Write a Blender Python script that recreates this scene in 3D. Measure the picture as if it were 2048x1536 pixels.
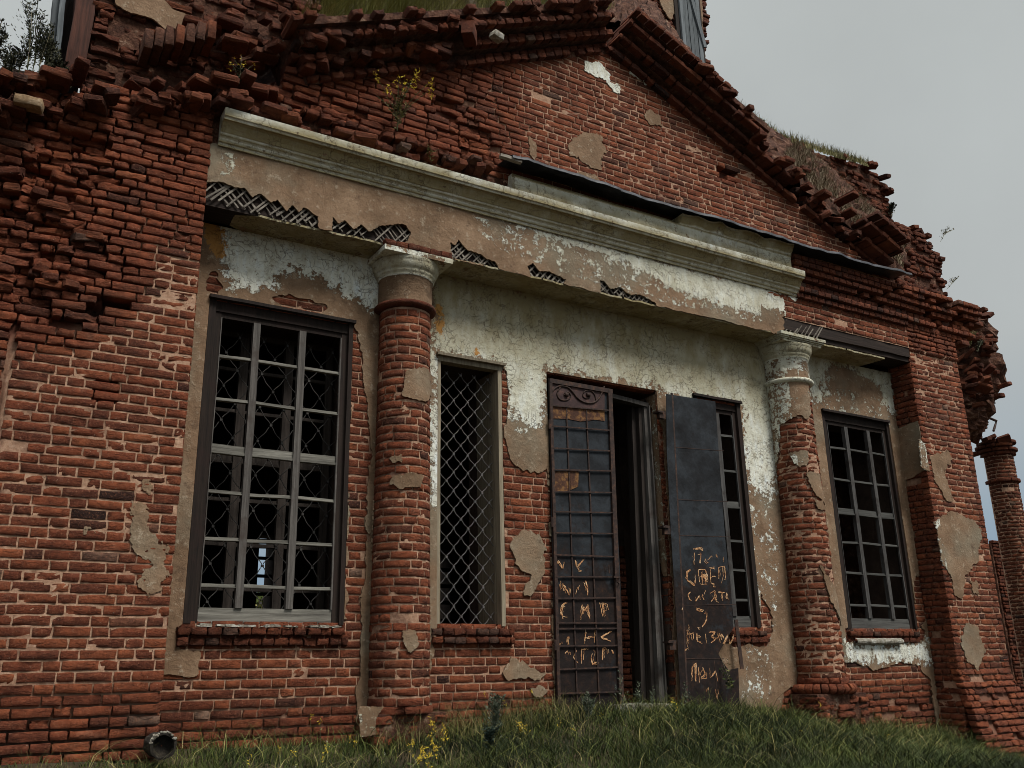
import bpy, math, random
import numpy as np
from mathutils import Vector, Matrix
random.seed(7)
rng = np.random.default_rng(11)
for o in list(bpy.data.objects):
    bpy.data.objects.remove(o)
scn = bpy.context.scene
col = scn.collection

# ------------------------------------------------------------------ camera
RW = np.array([[0.8571924, -0.13785885, -0.4962017],
               [-0.5146044, -0.26686764, -0.81483985],
               [-0.02008729, 0.9538221, -0.29969968]])      # camera axes -> world
FPX = 1850.06
CAM = np.array([0.0, -8.0, 1.6])
cd = bpy.data.cameras.new('camera')
cam = bpy.data.objects.new('camera', cd)
col.objects.link(cam)
cd.sensor_width = 36.0
cd.lens = FPX / 2048 * 36.0
cd.clip_end = 3000
cd.clip_start = 0.05
m4 = Matrix([list(RW[i]) + [CAM[i]] for i in range(3)] + [[0, 0, 0, 1]])
cam.matrix_world = m4
scn.camera = cam
scn.render.resolution_x = 1024
scn.render.resolution_y = 768

# ------------------------------------------------------------------ sky + sun
SUN_EL, SUN_AZ = math.radians(56), math.radians(158)   # az measured from +Y clockwise
w = bpy.data.worlds.new('World')
scn.world = w
w.use_nodes = True
nt = w.node_tree
nt.nodes.clear()
N = nt.nodes.new
out = N('ShaderNodeOutputWorld')
bg = N('ShaderNodeBackground')
sky = N('ShaderNodeTexSky')
sky.sky_type = 'NISHITA'
sky.sun_disc = False
sky.sun_elevation = SUN_EL
sky.sun_rotation = SUN_AZ
sky.air_density = 1.0
sky.dust_density = 3.0
hs = N('ShaderNodeHueSaturation')
hs.inputs['Saturation'].default_value = 0.12
hs.inputs['Value'].default_value = 1.0
nt.links.new(sky.outputs[0], hs.inputs['Color'])
# overcast cloud deck: brighter overhead, soft cloud structure, a blue gap low at the horizon
tc = N('ShaderNodeTexCoord')
sep = N('ShaderNodeSeparateXYZ')
nt.links.new(tc.outputs['Generated'], sep.inputs[0])
rmp = N('ShaderNodeValToRGB')
rmp.color_ramp.elements[0].position = 0.0
rmp.color_ramp.elements[0].color = (1.9, 2.8, 3.7, 1)
rmp.color_ramp.elements[1].position = 1.0
rmp.color_ramp.elements[1].color = (19.0, 18.7, 18.0, 1)
for p, c in ((0.10, (1.9, 2.7, 3.5)), (0.20, (2.9, 3.35, 3.65)), (0.30, (3.7, 3.95, 3.95)), (0.66, (4.0, 4.25, 4.2)), (0.80, (11.0, 11.0, 10.7))):
    e = rmp.color_ramp.elements.new(p)
    e.color = c + (1,)
nt.links.new(sep.outputs['Z'], rmp.inputs[0])
cn = N('ShaderNodeTexNoise')
cn.inputs['Scale'].default_value = 2.2
cn.inputs['Detail'].default_value = 7
nt.links.new(tc.outputs['Generated'], cn.inputs['Vector'])
cr = N('ShaderNodeMapRange')
cr.inputs['From Min'].default_value = 0.3
cr.inputs['From Max'].default_value = 0.7
cr.inputs['To Min'].default_value = 0.90
cr.inputs['To Max'].default_value = 1.1
nt.links.new(cn.outputs['Fac'], cr.inputs['Value'])
mu = N('ShaderNodeVectorMath')
mu.operation = 'SCALE'
nt.links.new(rmp.outputs[0], mu.inputs[0])
nt.links.new(cr.outputs[0], mu.inputs['Scale'])
mx = N('ShaderNodeMix')
mx.data_type = 'RGBA'
mx.inputs['Factor'].default_value = 0.9
nt.links.new(hs.outputs[0], mx.inputs['A'])
nt.links.new(mu.outputs[0], mx.inputs['B'])
nt.links.new(mx.outputs['Result'], bg.inputs['Color'])
bg.inputs['Strength'].default_value = 0.07
nt.links.new(bg.outputs[0], out.inputs['Surface'])
sl = bpy.data.lights.new('sun', 'SUN')
sl.energy = 1.9
sl.angle = math.radians(18)
sl.color = (1.0, 0.955, 0.89)
so = bpy.data.objects.new('sun', sl)
col.objects.link(so)
sd = Vector((math.sin(SUN_AZ) * math.cos(SUN_EL), math.cos(SUN_AZ) * math.cos(SUN_EL), math.sin(SUN_EL)))
so.rotation_euler = sd.to_track_quat('Z', 'Y').to_euler()
scn.view_settings.view_transform = 'Standard'
scn.view_settings.look = 'None'
scn.view_settings.gamma = 1
scn.view_settings.exposure = 0.84
scn.cycles.max_bounces = 5
scn.cycles.filter_width = 0.9

# ------------------------------------------------------------------ projection helpers
def ray(px, py):
    d = np.array([(px - 1024) / FPX, -(py - 768) / FPX, -1.0])
    return RW @ d

def U(px, py, y=0.0):
    r = ray(px, py)
    t = (y - CAM[1]) / r[1]
    p = CAM + r * t
    return (p[0], p[2])

def UX(px, py, x):
    r = ray(px, py)
    t = (x - CAM[0]) / r[0]
    p = CAM + r * t
    return (p[1], p[2])

def P(pts, y=0.0):
    return np.array([U(a, b, y) for a, b in pts])

# numpy value noise
_tab = rng.random((256, 256))
def vnoise(x, y, s=1.0):
    x = np.asarray(x, float) / s + 71.3
    y = np.asarray(y, float) / s + 33.7
    xi = np.floor(x).astype(int); yi = np.floor(y).astype(int)
    fx = x - xi; fy = y - yi
    fx = fx * fx * (3 - 2 * fx); fy = fy * fy * (3 - 2 * fy)
    a = _tab[xi & 255, yi & 255]; b = _tab[(xi + 1) & 255, yi & 255]
    c = _tab[xi & 255, (yi + 1) & 255]; d = _tab[(xi + 1) & 255, (yi + 1) & 255]
    return (a * (1 - fx) + b * fx) * (1 - fy) + (c * (1 - fx) + d * fx) * fy
def fbm(x, y, s, o=4):
    r = 0; a = 0.5
    for i in range(o):
        r = r + a * (vnoise(x, y, s) - 0.5) * 2
        s *= 0.5; a *= 0.55
    return r

def fbm2(x, y, s, o=5):
    r = 0; a = 0.42
    for i in range(o):
        r = r + a * (vnoise(x, y, s) - 0.5) * 2
        s *= 0.47; a *= 0.74
    return r

def sdf(x, y, poly):
    """signed distance, positive inside"""
    poly = np.asarray(poly, float)
    x = np.asarray(x, float); y = np.asarray(y, float)
    d = np.full(x.shape, 1e9); ins = np.zeros(x.shape, bool)
    n = len(poly)
    for i in range(n):
        ax, ay = poly[i]; bx, by = poly[(i + 1) % n]
        ex, ey = bx - ax, by - ay
        L = ex * ex + ey * ey + 1e-12
        t = np.clip(((x - ax) * ex + (y - ay) * ey) / L, 0, 1)
        d = np.minimum(d, (x - ax - t * ex) ** 2 + (y - ay - t * ey) ** 2)
        c = ((ay > y) != (by > y))
        with np.errstate(divide='ignore', invalid='ignore'):
            xc = ax + (y - ay) * ex / (ey if abs(ey) > 1e-12 else 1e-12)
        ins ^= c & (x < xc)
    d = np.sqrt(d)
    return np.where(ins, d, -d)
def box_sdf(x, y, r):
    return np.minimum(np.minimum(x - r[0], r[1] - x), np.minimum(y - r[2], r[3] - y))
def poly_any(x, y, polys):
    r = np.full(np.shape(x), -9.0)
    for p in polys:
        r = np.maximum(r, sdf(x, y, p))
    return r

# ------------------------------------------------------------------ object helpers
def link(name, verts, faces, mat, parent=None, attrs=None, smooth=False, kind=None):
    me = bpy.data.meshes.new(name)
    verts = np.asarray(verts, dtype=np.float32)
    if isinstance(faces, np.ndarray) and faces.ndim == 2:
        k = faces.shape[1]; nf = len(faces)
        me.vertices.add(len(verts)); me.vertices.foreach_set('co', verts.ravel())
        me.loops.add(nf * k); me.loops.foreach_set('vertex_index', faces.astype(np.int32).ravel())
        me.polygons.add(nf)
        me.polygons.foreach_set('loop_start', np.arange(0, nf * k, k, dtype=np.int32))
        me.polygons.foreach_set('loop_total', np.full(nf, k, dtype=np.int32))
        me.update(calc_edges=True)
    else:
        me.from_pydata([tuple(v) for v in verts.tolist()], [], [tuple(int(i) for i in f) for f in faces])
        me.update()
    if smooth:
        me.polygons.foreach_set('use_smooth', np.ones(len(me.polygons), bool))
    if attrs:
        for k_, a in attrs.items():
            at = me.attributes.new(k_, 'FLOAT', 'POINT')
            at.data.foreach_set('value', np.asarray(a, dtype=np.float32))
    me.materials.append(mat)
    o = bpy.data.objects.new(name, me)
    col.objects.link(o)
    if parent is not None:
        o.parent = parent
    if kind:
        o['kind'] = kind
    return o

def thing(name, label, cat, loc=(0, 0, 0), group=None):
    o = bpy.data.objects.new(name, None)
    col.objects.link(o)
    o.location = loc
    o['label'] = label; o['category'] = cat
    if group:
        o['group'] = group
    bpy.context.view_layer.update()
    return o

def tag(o, label, cat, group=None):
    o['label'] = label; o['category'] = cat
    if group:
        o['group'] = group
    return o

class MB:
    def __init__(s):
        s.v = []; s.f = []; s.a = []
    def box(s, x0, x1, y0, y1, z0, z1, a=0.5, j=0.0):
        i = len(s.v)
        for z in (z0, z1):
            for (x, y) in ((x0, y0), (x1, y0), (x1, y1), (x0, y1)):
                s.v.append((x + random.uniform(-j, j), y + random.uniform(-j, j), z + random.uniform(-j, j)))
        s.a += [a] * 8
        for f in ((0, 1, 5, 4), (1, 2, 6, 5), (2, 3, 7, 6), (3, 0, 4, 7), (4, 5, 6, 7), (3, 2, 1, 0)):
            s.f.append(tuple(i + k for k in f))
    def bar(s, p, q, wd, dp, a=0.5, up=(0, 1, 0), j=0.0, seg=1):
        """rectangular bar from p to q; dp measured along up"""
        p = Vector(p); q = Vector(q); d = (q - p)
        t = d.normalized(); n = Vector(up); n = (n - t * n.dot(t)).normalized(); b = t.cross(n)
        i = len(s.v)
        for k in range(seg + 1):
            c = p + d * (k / seg)
            jj = Vector((random.uniform(-j, j), random.uniform(-j, j), random.uniform(-j, j))) if 0 < k < seg else Vector((0, 0, 0))
            for (u, v_) in ((-1, -1), (1, -1), (1, 1), (-1, 1)):
                s.v.append(tuple(c + jj + b * (u * wd / 2) + n * (v_ * dp / 2)))
                s.a.append(a)
        for k in range(seg):
            o = i + 4 * k
            for e in range(4):
                s.f.append((o + e, o + (e + 1) % 4, o + 4 + (e + 1) % 4, o + 4 + e))
        s.f.append((i, i + 3, i + 2, i + 1)); o = i + 4 * seg
        s.f.append((o, o + 1, o + 2, o + 3))
    def tube(s, pts, r, n=5, a=0.5, r1=None):
        i = len(s.v); m = len(pts)
        pts = [Vector(p) for p in pts]
        for k, p in enumerate(pts):
            t = (pts[min(k + 1, m - 1)] - pts[max(k - 1, 0)])
            t = t.normalized() if t.length > 1e-9 else Vector((0, 0, 1))
            h = Vector((0, 0, 1)) if abs(t.z) < 0.9 else Vector((1, 0, 0))
            b = t.cross(h).normalized(); c = b.cross(t)
            rr = r if r1 is None else r + (r1 - r) * k / (m - 1)
            for q in range(n):
                an = 2 * math.pi * q / n
                s.v.append(tuple(p + b * (math.cos(an) * rr) + c * (math.sin(an) * rr))); s.a.append(a)
        for k in range(m - 1):
            for q in range(n):
                s.f.append((i + k * n + q, i + k * n + (q + 1) % n, i + (k + 1) * n + (q + 1) % n, i + (k + 1) * n + q))
        s.f.append(tuple(i + q for q in range(n))[::-1]); s.f.append(tuple(i + (m - 1) * n + q for q in range(n)))
    def prism(s, poly, fn, t, a=0.5):
        """outline in (u,v) mapped through fn(u,v,d), extruded by t"""
        i = len(s.v); n = len(poly)
        for (u, v_) in poly: s.v.append(fn(u, v_, 0)); s.a.append(a)
        for (u, v_) in poly: s.v.append(fn(u, v_, -t)); s.a.append(a)
        s.f.append(tuple(range(i, i + n))); s.f.append(tuple(range(i + 2 * n - 1, i + n - 1, -1)))
        for k in range(n):
            s.f.append((i + (k + 1) % n, i + k, i + n + k, i + n + (k + 1) % n))
    def lathe(s, cx, cy, prof, n=40, a=0.5, full=True):
        i = len(s.v); m = len(prof)
        for (r, z) in prof:
            for q in range(n):
                an = 2 * math.pi * q / n
                s.v.append((cx + r * math.cos(an), cy + r * math.sin(an), z)); s.a.append(a)
        for k in range(m - 1):
            for q in range(n):
                s.f.append((i + k * n + q, i + k * n + (q + 1) % n, i + (k + 1) * n + (q + 1) % n, i + (k + 1) * n + q))
        s.f.append(tuple(i + q for q in range(n))[::-1]); s.f.append(tuple(i + (m - 1) * n + q for q in range(n)))
    def build(s, name, mat, parent=None, smooth=False, label=None, rel=None):
        v = s.v
        if rel is not None:
            v = [(a_ - rel[0], b_ - rel[1], c_ - rel[2]) for a_, b_, c_ in v]
        o = link(name, v, s.f, mat, parent, {'rnd': s.a}, smooth)
        if label:
            o['label'] = label
        return o

# ------------------------------------------------------------------ materials
def mat(name):
    m = bpy.data.materials.new(name); m.use_nodes = True
    t = m.node_tree; b = t.nodes['Principled BSDF']
    b.inputs['Roughness'].default_value = 0.9
    b.inputs['Specular IOR Level'].default_value = 0.25
    return m, t, b
def nnoise(t, scale, detail=6, rough=0.6, coord='Object', sc=(1, 1, 1), dist=0.0):
    tcn = t.nodes.new('ShaderNodeTexCoord')
    mp = t.nodes.new('ShaderNodeMapping'); mp.inputs['Scale'].default_value = sc
    t.links.new(tcn.outputs[coord], mp.inputs['Vector'])
    n = t.nodes.new('ShaderNodeTexNoise'); n.inputs['Scale'].default_value = scale
    n.inputs['Detail'].default_value = detail; n.inputs['Roughness'].default_value = rough
    n.inputs['Distortion'].default_value = dist
    t.links.new(mp.outputs[0], n.inputs['Vector'])
    return n.outputs['Fac']
def ramp(t, fac, stops):
    r = t.nodes.new('ShaderNodeValToRGB'); e = r.color_ramp.elements
    while len(e) > 1: e.remove(e[0])
    e[0].position = stops[0][0]; e[0].color = tuple(stops[0][1]) + (1,)
    for p, c in stops[1:]:
        q = e.new(p); q.color = tuple(c) + (1,)
    t.links.new(fac, r.inputs[0]); return r.outputs[0]
def mrange(t, v, a, b, c=0.0, d=1.0, smooth=False):
    n = t.nodes.new('ShaderNodeMapRange')
    if smooth: n.interpolation_type = 'SMOOTHSTEP'
    for k, x in zip(('From Min', 'From Max', 'To Min', 'To Max'), (a, b, c, d)): n.inputs[k].default_value = x
    t.links.new(v, n.inputs['Value']); return n.outputs[0]
def mixc(t, f, a, b, mode='MIX'):
    n = t.nodes.new('ShaderNodeMix'); n.data_type = 'RGBA'; n.blend_type = mode
    for k, x in (('Factor', f), ('A', a), ('B', b)):
        s = n.inputs[k]
        if hasattr(x, 'is_linked') or hasattr(x, 'links'): t.links.new(x, s)
        elif isinstance(x, (tuple, list)): s.default_value = tuple(x) + (1,)
        else: s.default_value = x
    return n.outputs['Result']
def math_(t, op, a, b=0.0, c=None):
    n = t.nodes.new('ShaderNodeMath'); n.operation = op
    for i, x in enumerate((a, b, c)):
        if x is None: continue
        if hasattr(x, 'links'): t.links.new(x, n.inputs[i])
        else: n.inputs[i].default_value = x
    return n.outputs[0]
def attr(t, name):
    n = t.nodes.new('ShaderNodeAttribute'); n.attribute_name = name
    return n.outputs['Fac']
def bump(t, b, h, dist=0.005, strength=1.0, prev=None):
    n = t.nodes.new('ShaderNodeBump'); n.inputs['Distance'].default_value = dist; n.inputs['Strength'].default_value = strength
    t.links.new(h, n.inputs['Height'])
    if prev is not None: t.links.new(prev, n.inputs['Normal'])
    t.links.new(n.outputs[0], b.inputs['Normal']); return n.outputs[0]
def setc(t, b, c): t.links.new(c, b.inputs['Base Color'])

# brick
def brick_mat(name, tint=(1, 1, 1), lime=1.0):
    m, t, b = mat(name)
    base = ramp(t, attr(t, 'rnd'), [(0.0, (.035, .016, .012)), (.10, (.085, .029, .017)), (.28, (.150, .043, .021)),
                                    (.58, (.225, .061, .027)), (.88, (.300, .092, .038)), (.95, (.130, .070, .050)), (1.0, (.22, .14, .10))])
    n1 = nnoise(t, 9, 8, .7)
    c = mixc(t, mrange(t, n1, .32, .66), mixc(t, 1.0, base, (.42, .40, .42), 'MULTIPLY'), base)
    n2 = nnoise(t, 60, 4, .6)
    c = mixc(t, mrange(t, n2, .52, .72, 0, .6), c, (.27, .115, .065))
    n3 = nnoise(t, 3.1, 9, .72)      # lime wash remains, dusty grey film
    c = mixc(t, mrange(t, n3, .58, .72, 0, .30 * lime), c, (.32, .20, .14))
    n4 = nnoise(t, 1.3, 7, .6)       # soot and damp stains
    c = mixc(t, mrange(t, n4, .54, .72, 0, .5), c, (.045, .024, .018))
    n5 = nnoise(t, 34, 6, .75)
    c = mixc(t, mrange(t, n5, .635, .68, 0, .5 * lime), c, (.42, .33, .26))
    c = mixc(t, 1.0, c, tuple(a * b for a, b in zip(tint, (.94, .90, .86))), 'MULTIPLY')
    setc(t, b, c)
    h = math_(t, 'ADD', nnoise(t, 70, 8, .8), math_(t, 'MULTIPLY', nnoise(t, 22, 6, .7), .8))
    h = math_(t, 'ADD', h, math_(t, 'MULTIPLY', mrange(t, nnoise(t, 9, 7, .7, sc=(1, 1, 2.2)), .50, .56), .5))
    bump(t, b, h, .011, 1)
    b.inputs['Roughness'].default_value = .93
    return m
M_BRICK = brick_mat('brick')
M_BRICK_OLD = brick_mat('soot darkened brick', (.64, .64, .64), 1.2)

def mortar_mat():
    m, t, b = mat('lime mortar')
    n = nnoise(t, 26, 8, .7)
    c = ramp(t, n, [(.25, (.20, .11, .07)), (.5, (.38, .225, .145)), (.75, (.55, .38, .27))])
    n2 = nnoise(t, 1.7, 6, .65)
    c = mixc(t, mrange(t, n2, .53, .67, 0, .7), c, (.10, .045, .03))
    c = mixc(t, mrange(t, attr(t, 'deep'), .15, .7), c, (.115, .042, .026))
    setc(t, b, c)
    bump(t, b, nnoise(t, 40, 8, .75), .012, 1)
    return m
M_MORTAR = mortar_mat()

def plaster_mat():
    m, t, b = mat('old plaster and limewash')
    n = nnoise(t, 2.3, 8, .65)
    c = ramp(t, n, [(.3, (.130, .080, .045)), (.5, (.215, .135, .080)), (.72, (.32, .215, .135))])
    n2 = nnoise(t, 45, 6, .7)
    c = mixc(t, mrange(t, n2, .35, .7, .0, .35), c, (.12, .08, .05))
    c = mixc(t, mrange(t, nnoise(t, 0.9, 5, .6), .5, .66, 0, .7), c, (.20, .18, .13))
    c = mixc(t, mrange(t, nnoise(t, 12, 9, .75), .56, .63, 0, .55), c, (.40, .33, .24))
    c = mixc(t, mrange(t, nnoise(t, 5, 9, .75), .56, .64, 0, .6), c, (.085, .050, .030))
    # peeling coats: attribute fields in metres, broken up by noise
    pn = nnoise(t, 7.5, 10, .74)
    pn2 = nnoise(t, 30, 6, .7)
    wv = math_(t, 'ADD', attr(t, 'white'), math_(t, 'MULTIPLY', math_(t, 'SUBTRACT', pn, .5), .85))
    wv = math_(t, 'ADD', wv, math_(t, 'MULTIPLY', math_(t, 'SUBTRACT', pn2, .5), .16))
    wf = mrange(t, wv, .0, .012)
    streak = nnoise(t, 5, 7, .65, sc=(3, 3, .9))
    wc = ramp(t, streak, [(.3, (.60, .595, .50)), (.5, (.74, .75, .67)), (.7, (.78, .85, .86))])
    gr = mrange(t, math_(t, 'ADD', attr(t, 'grime_shade'), math_(t, 'MULTIPLY', math_(t, 'SUBTRACT', nnoise(t, 3.0, 8, .65, sc=(1.6, 1.6, .8)), .5), 1.6)), -.35, .75, 0, 1)
    wc = mixc(t, math_(t, 'MULTIPLY', mrange(t, nnoise(t, 1.1, 7, .65), .36, .60, .1, .8), mrange(t, attr(t, 'grime_shade'), -1.1, .1, .1, 1)), wc, (.50, .49, .37))
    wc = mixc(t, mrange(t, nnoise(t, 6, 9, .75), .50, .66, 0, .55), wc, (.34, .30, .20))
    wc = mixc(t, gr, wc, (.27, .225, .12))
    wc = mixc(t, mrange(t, nnoise(t, 17, 9, .75), .57, .64, 0, .85), wc, (.24, .19, .12))
    c = mixc(t, wf, c, wc)
    of = mrange(t, math_(t, 'ADD', attr(t, 'ochre'), math_(t, 'MULTIPLY', math_(t, 'SUBTRACT', pn, .5), .5)), 0, .015)
    c = mixc(t, of, c, (.40, .20, .055))
    # craquelure
    tcn = t.nodes.new('ShaderNodeTexCoord')
    vm = t.nodes.new('ShaderNodeVectorMath'); vm.operation = 'ADD'
    nn = t.nodes.new('ShaderNodeTexNoise'); nn.inputs['Scale'].default_value = 5; nn.inputs['Detail'].default_value = 5
    t.links.new(tcn.outputs['Object'], nn.inputs['Vector'])
    vs = t.nodes.new('ShaderNodeVectorMath'); vs.operation = 'SCALE'; vs.inputs['Scale'].default_value = .42
    t.links.new(nn.outputs['Color'], vs.inputs[0]); t.links.new(tcn.outputs['Object'], vm.inputs[0]); t.links.new(vs.outputs[0], vm.inputs[1])
    vo = t.nodes.new('ShaderNodeTexVoronoi'); vo.feature = 'DISTANCE_TO_EDGE'; vo.inputs['Scale'].default_value = 11
    t.links.new(vm.outputs[0], vo.inputs['Vector'])
    ck = mrange(t, vo.outputs['Distance'], .0, .05, 1, 0)
    ck = math_(t, 'MULTIPLY', ck, mrange(t, nnoise(t, 2.6, 4, .6), .40, .55))
    ck = math_(t, 'MULTIPLY', ck, mrange(t, wf, 0, 1, .14, .60))
    c = mixc(t, ck, c, (.085, .052, .030))
    setc(t, b, c)
    h = math_(t, 'ADD', math_(t, 'MULTIPLY', wf, .9), nnoise(t, 24, 9, .7))
    h = math_(t, 'SUBTRACT', h, math_(t, 'MULTIPLY', ck, .8))
    bump(t, b, h, .012, 1)
    return m
M_PLASTER = plaster_mat()

def wood_mat(name, c0, c1, vert=True, extra=None):
    m, t, b = mat(name)
    sc = (26, 26, 1.2) if vert else (1.2, 26, 26)
    g = nnoise(t, 1.6, 9, .7, sc=sc)
    c = ramp(t, g, [(.28, c0), (.52, tuple((x + y) / 2 for x, y in zip(c0, c1))), (.72, c1)])
    c = mixc(t, mrange(t, attr(t, 'rnd'), 0, 1, .6, 0), c, tuple(x * .4 for x in c0))
    if extra: c = mixc(t, mrange(t, nnoise(t, 3, 6, .65), .5, .62, 0, .8), c, extra)
    setc(t, b, c)
    bump(t, b, g, .006, 1)
    b.inputs['Roughness'].default_value = .85
    return m
M_WOODV = wood_mat('weathered grey wood upright', (.026, .022, .020), (.165, .152, .138), True, (.05, .037, .031))
M_WOODH = wood_mat('weathered grey wood level', (.045, .040, .034), (.30, .29, .25), False)
M_CASING = wood_mat('dark brown window casing', (.007, .005, .004), (.042, .027, .020), True, (.022, .012, .010))
M_BEAM = wood_mat('charred beam wood', (.008, .005, .004), (.055, .035, .026), False)
M_BOARD = wood_mat('blue grey boards', (.05, .06, .065), (.24, .27, .29), True)
M_BARK = wood_mat('red brown timber', (.020, .008, .006), (.13, .048, .030), True)
M_LATH = wood_mat('grey lath', (.08, .065, .052), (.40, .36, .30), False)

def simple(name, stops, scale=8, bdist=.003, rough=.8, bscale=40, metallic=0):
    m, t, b = mat(name)
    setc(t, b, ramp(t, nnoise(t, scale, 8, .68), stops))
    bump(t, b, nnoise(t, bscale, 6, .65), bdist, 1)
    b.inputs['Roughness'].default_value = rough
    b.inputs['Metallic'].default_value = metallic
    return m
M_IRON = simple('black painted sheet iron', [(.3, (.007, .006, .006)), (.46, (.012, .011, .012)), (.56, (.020, .024, .029)), (.66, (.026, .033, .041)), (.74, (.032, .016, .012))], 3.2, .006, .78, 7)
def iron_mat():
    m, t, b = mat('black painted sheet iron with rust')
    c = ramp(t, nnoise(t, 3.2, 8, .7), [(.3, (.008, .008, .009)), (.46, (.016, .018, .021)), (.58, (.028, .033, .039)), (.72, (.016, .016, .017))])
    tcn = t.nodes.new('ShaderNodeTexCoord'); sp_ = t.nodes.new('ShaderNodeSeparateXYZ'); t.links.new(tcn.outputs['Object'], sp_.inputs[0])
    zz = math_(t, 'ADD', mrange(t, sp_.outputs['Z'], 2.2, 3.3, .16, -.10), nnoise(t, 2.6, 9, .75))
    c = mixc(t, mrange(t, zz, .50, .60), c, ramp(t, nnoise(t, 14, 8, .75), [(.3, (.008, .006, .006)), (.52, (.016, .011, .010)), (.64, (.032, .017, .012)), (.74, (.085, .036, .018))]))
    c = mixc(t, mrange(t, nnoise(t, 9, 10, .8, sc=(1, 1, .35)), .64, .70, 0, .6), c, (.10, .10, .10))
    setc(t, b, c)
    bump(t, b, math_(t, 'ADD', nnoise(t, 2.2, 3, .5), math_(t, 'MULTIPLY', nnoise(t, 30, 7, .7), .12)), .03, 1)
    b.inputs['Roughness'].default_value = .75
    b.inputs['Specular IOR Level'].default_value = .15
    return m
M_IRON = iron_mat()
M_RUST = simple('rusted iron', [(.3, (.030, .014, .011)), (.5, (.075, .033, .018)), (.62, (.20, .10, .035)), (.75, (.05, .025, .02))], 16, .004, .85)
M_RUSTD = simple('dark rusted iron bar', [(.35, (.018, .012, .011)), (.55, (.045, .026, .020)), (.75, (.12, .055, .03))], 20, .002, .75)
M_GRILLE = simple('grey iron grille', [(.35, (.05, .047, .045)), (.6, (.12, .115, .11)), (.75, (.09, .05, .035))], 20, .001, .6)
M_SCRATCH = simple('scratched paint', [(.3, (.12, .05, .025)), (.42, (.34, .15, .065)), (.54, (.60, .34, .16)), (.68, (.75, .58, .40))], 26, .001, .7)
M_TIN = simple('tarred roofing tin', [(.3, (.010, .011, .014)), (.5, (.028, .030, .038)), (.66, (.07, .075, .088)), (.8, (.14, .15, .15))], 5, .004, .5)
M_SOIL = simple('dark soil with dead grass', [(.3, (.018, .013, .008)), (.5, (.045, .033, .018)), (.7, (.075, .06, .03))], 6, .03, 1.0, 20)
M_RUBBLE = simple('crumbled brick rubble', [(.3, (.022, .012, .009)), (.5, (.085, .036, .022)), (.60, (.14, .068, .042)), (.72, (.30, .22, .16))], 9, .05, 1.0, 22)
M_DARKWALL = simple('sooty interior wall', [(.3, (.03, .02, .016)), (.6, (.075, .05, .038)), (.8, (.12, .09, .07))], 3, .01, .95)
M_STONE = simple('yellow grey stone', [(.3, (.09, .06, .035)), (.5, (.20, .13, .07)), (.7, (.32, .25, .17))], 12, .01, .9)
M_PIPE = simple('dark clay pipe', [(.3, (.008, .007, .006)), (.55, (.022, .018, .014)), (.7, (.06, .05, .036))], 12, .008, .95)
M_CRUST = simple('pale mortar crust', [(.3, (.12, .10, .075)), (.5, (.24, .22, .18)), (.66, (.42, .42, .38))], 20, .012, .95)

def leaf_mat(name, stops):
    m, t, b = mat(name)
    c = ramp(t, attr(t, 'rnd'), stops)
    c = mixc(t, mrange(t, nnoise(t, 2.5, 4, .6), .35, .65, 0, .5), c, mixc(t, 1.0, c, (.55, .5, .45), 'MULTIPLY'))
    setc(t, b, c)
    b.inputs['Roughness'].default_value = .7
    b.inputs['Specular IOR Level'].default_value = .2
    return m
M_GRASS = leaf_mat('grass blades', [(0, (.009, .014, .005)), (.35, (.025, .040, .009)), (.62, (.068, .092, .020)), (.85, (.17, .185, .048)), (1, (.34, .29, .13))])
M_DRY = leaf_mat('dry roof grass', [(0, (.05, .05, .016)), (.4, (.13, .125, .040)), (.75, (.24, .21, .085)), (1, (.42, .35, .20))])
M_WEED = leaf_mat('grey green weed leaves', [(0, (.045, .055, .035)), (.5, (.10, .125, .085)), (1, (.22, .25, .19))])
M_SHRUB = leaf_mat('dark roof weeds', [(0, (.006, .009, .005)), (.6, (.020, .024, .010)), (1, (.10, .10, .05))])
M_YEL = leaf_mat('yellow petals', [(0, (.50, .33, .03)), (1, (.80, .62, .06))])
M_WHT = leaf_mat('white petals', [(0, (.55, .55, .50)), (1, (.75, .75, .70))])
M_STEM = leaf_mat('plant stems', [(0, (.045, .055, .022)), (.6, (.10, .10, .05)), (1, (.30, .26, .17))])

# ------------------------------------------------------------------ surfaces: fn(u,v,d) -> xyz, d outward
def plane_y(y):
    return lambda u, v, d: np.stack([u + 0 * v, y - d + 0 * u, v + 0 * u], -1)
def plane_x(x):     # left-facing return, u = y ; outward is -x
    return lambda u, v, d: np.stack([x - d + 0 * u, u + 0 * v, v + 0 * u], -1)
def cyl(cx, cy, r):  # u = angle * r, measured from -Y towards +X
    def f(u, v, d):
        a = u / r
        return np.stack([cx + (r + d) * np.sin(a), cy - (r + d) * np.cos(a), v + 0 * u], -1)
    return f
def slope_plane(x0, z0, m, sgn, y):   # u along slope from the apex, v square to it
    L = math.hypot(1, m); cx, cz = 1 / L, -m / L
    return lambda u, v, d: np.stack([x0 + sgn * (u * cx + v * m / L), y - d + 0 * u, z0 + u * cz + v * cx], -1)

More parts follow.
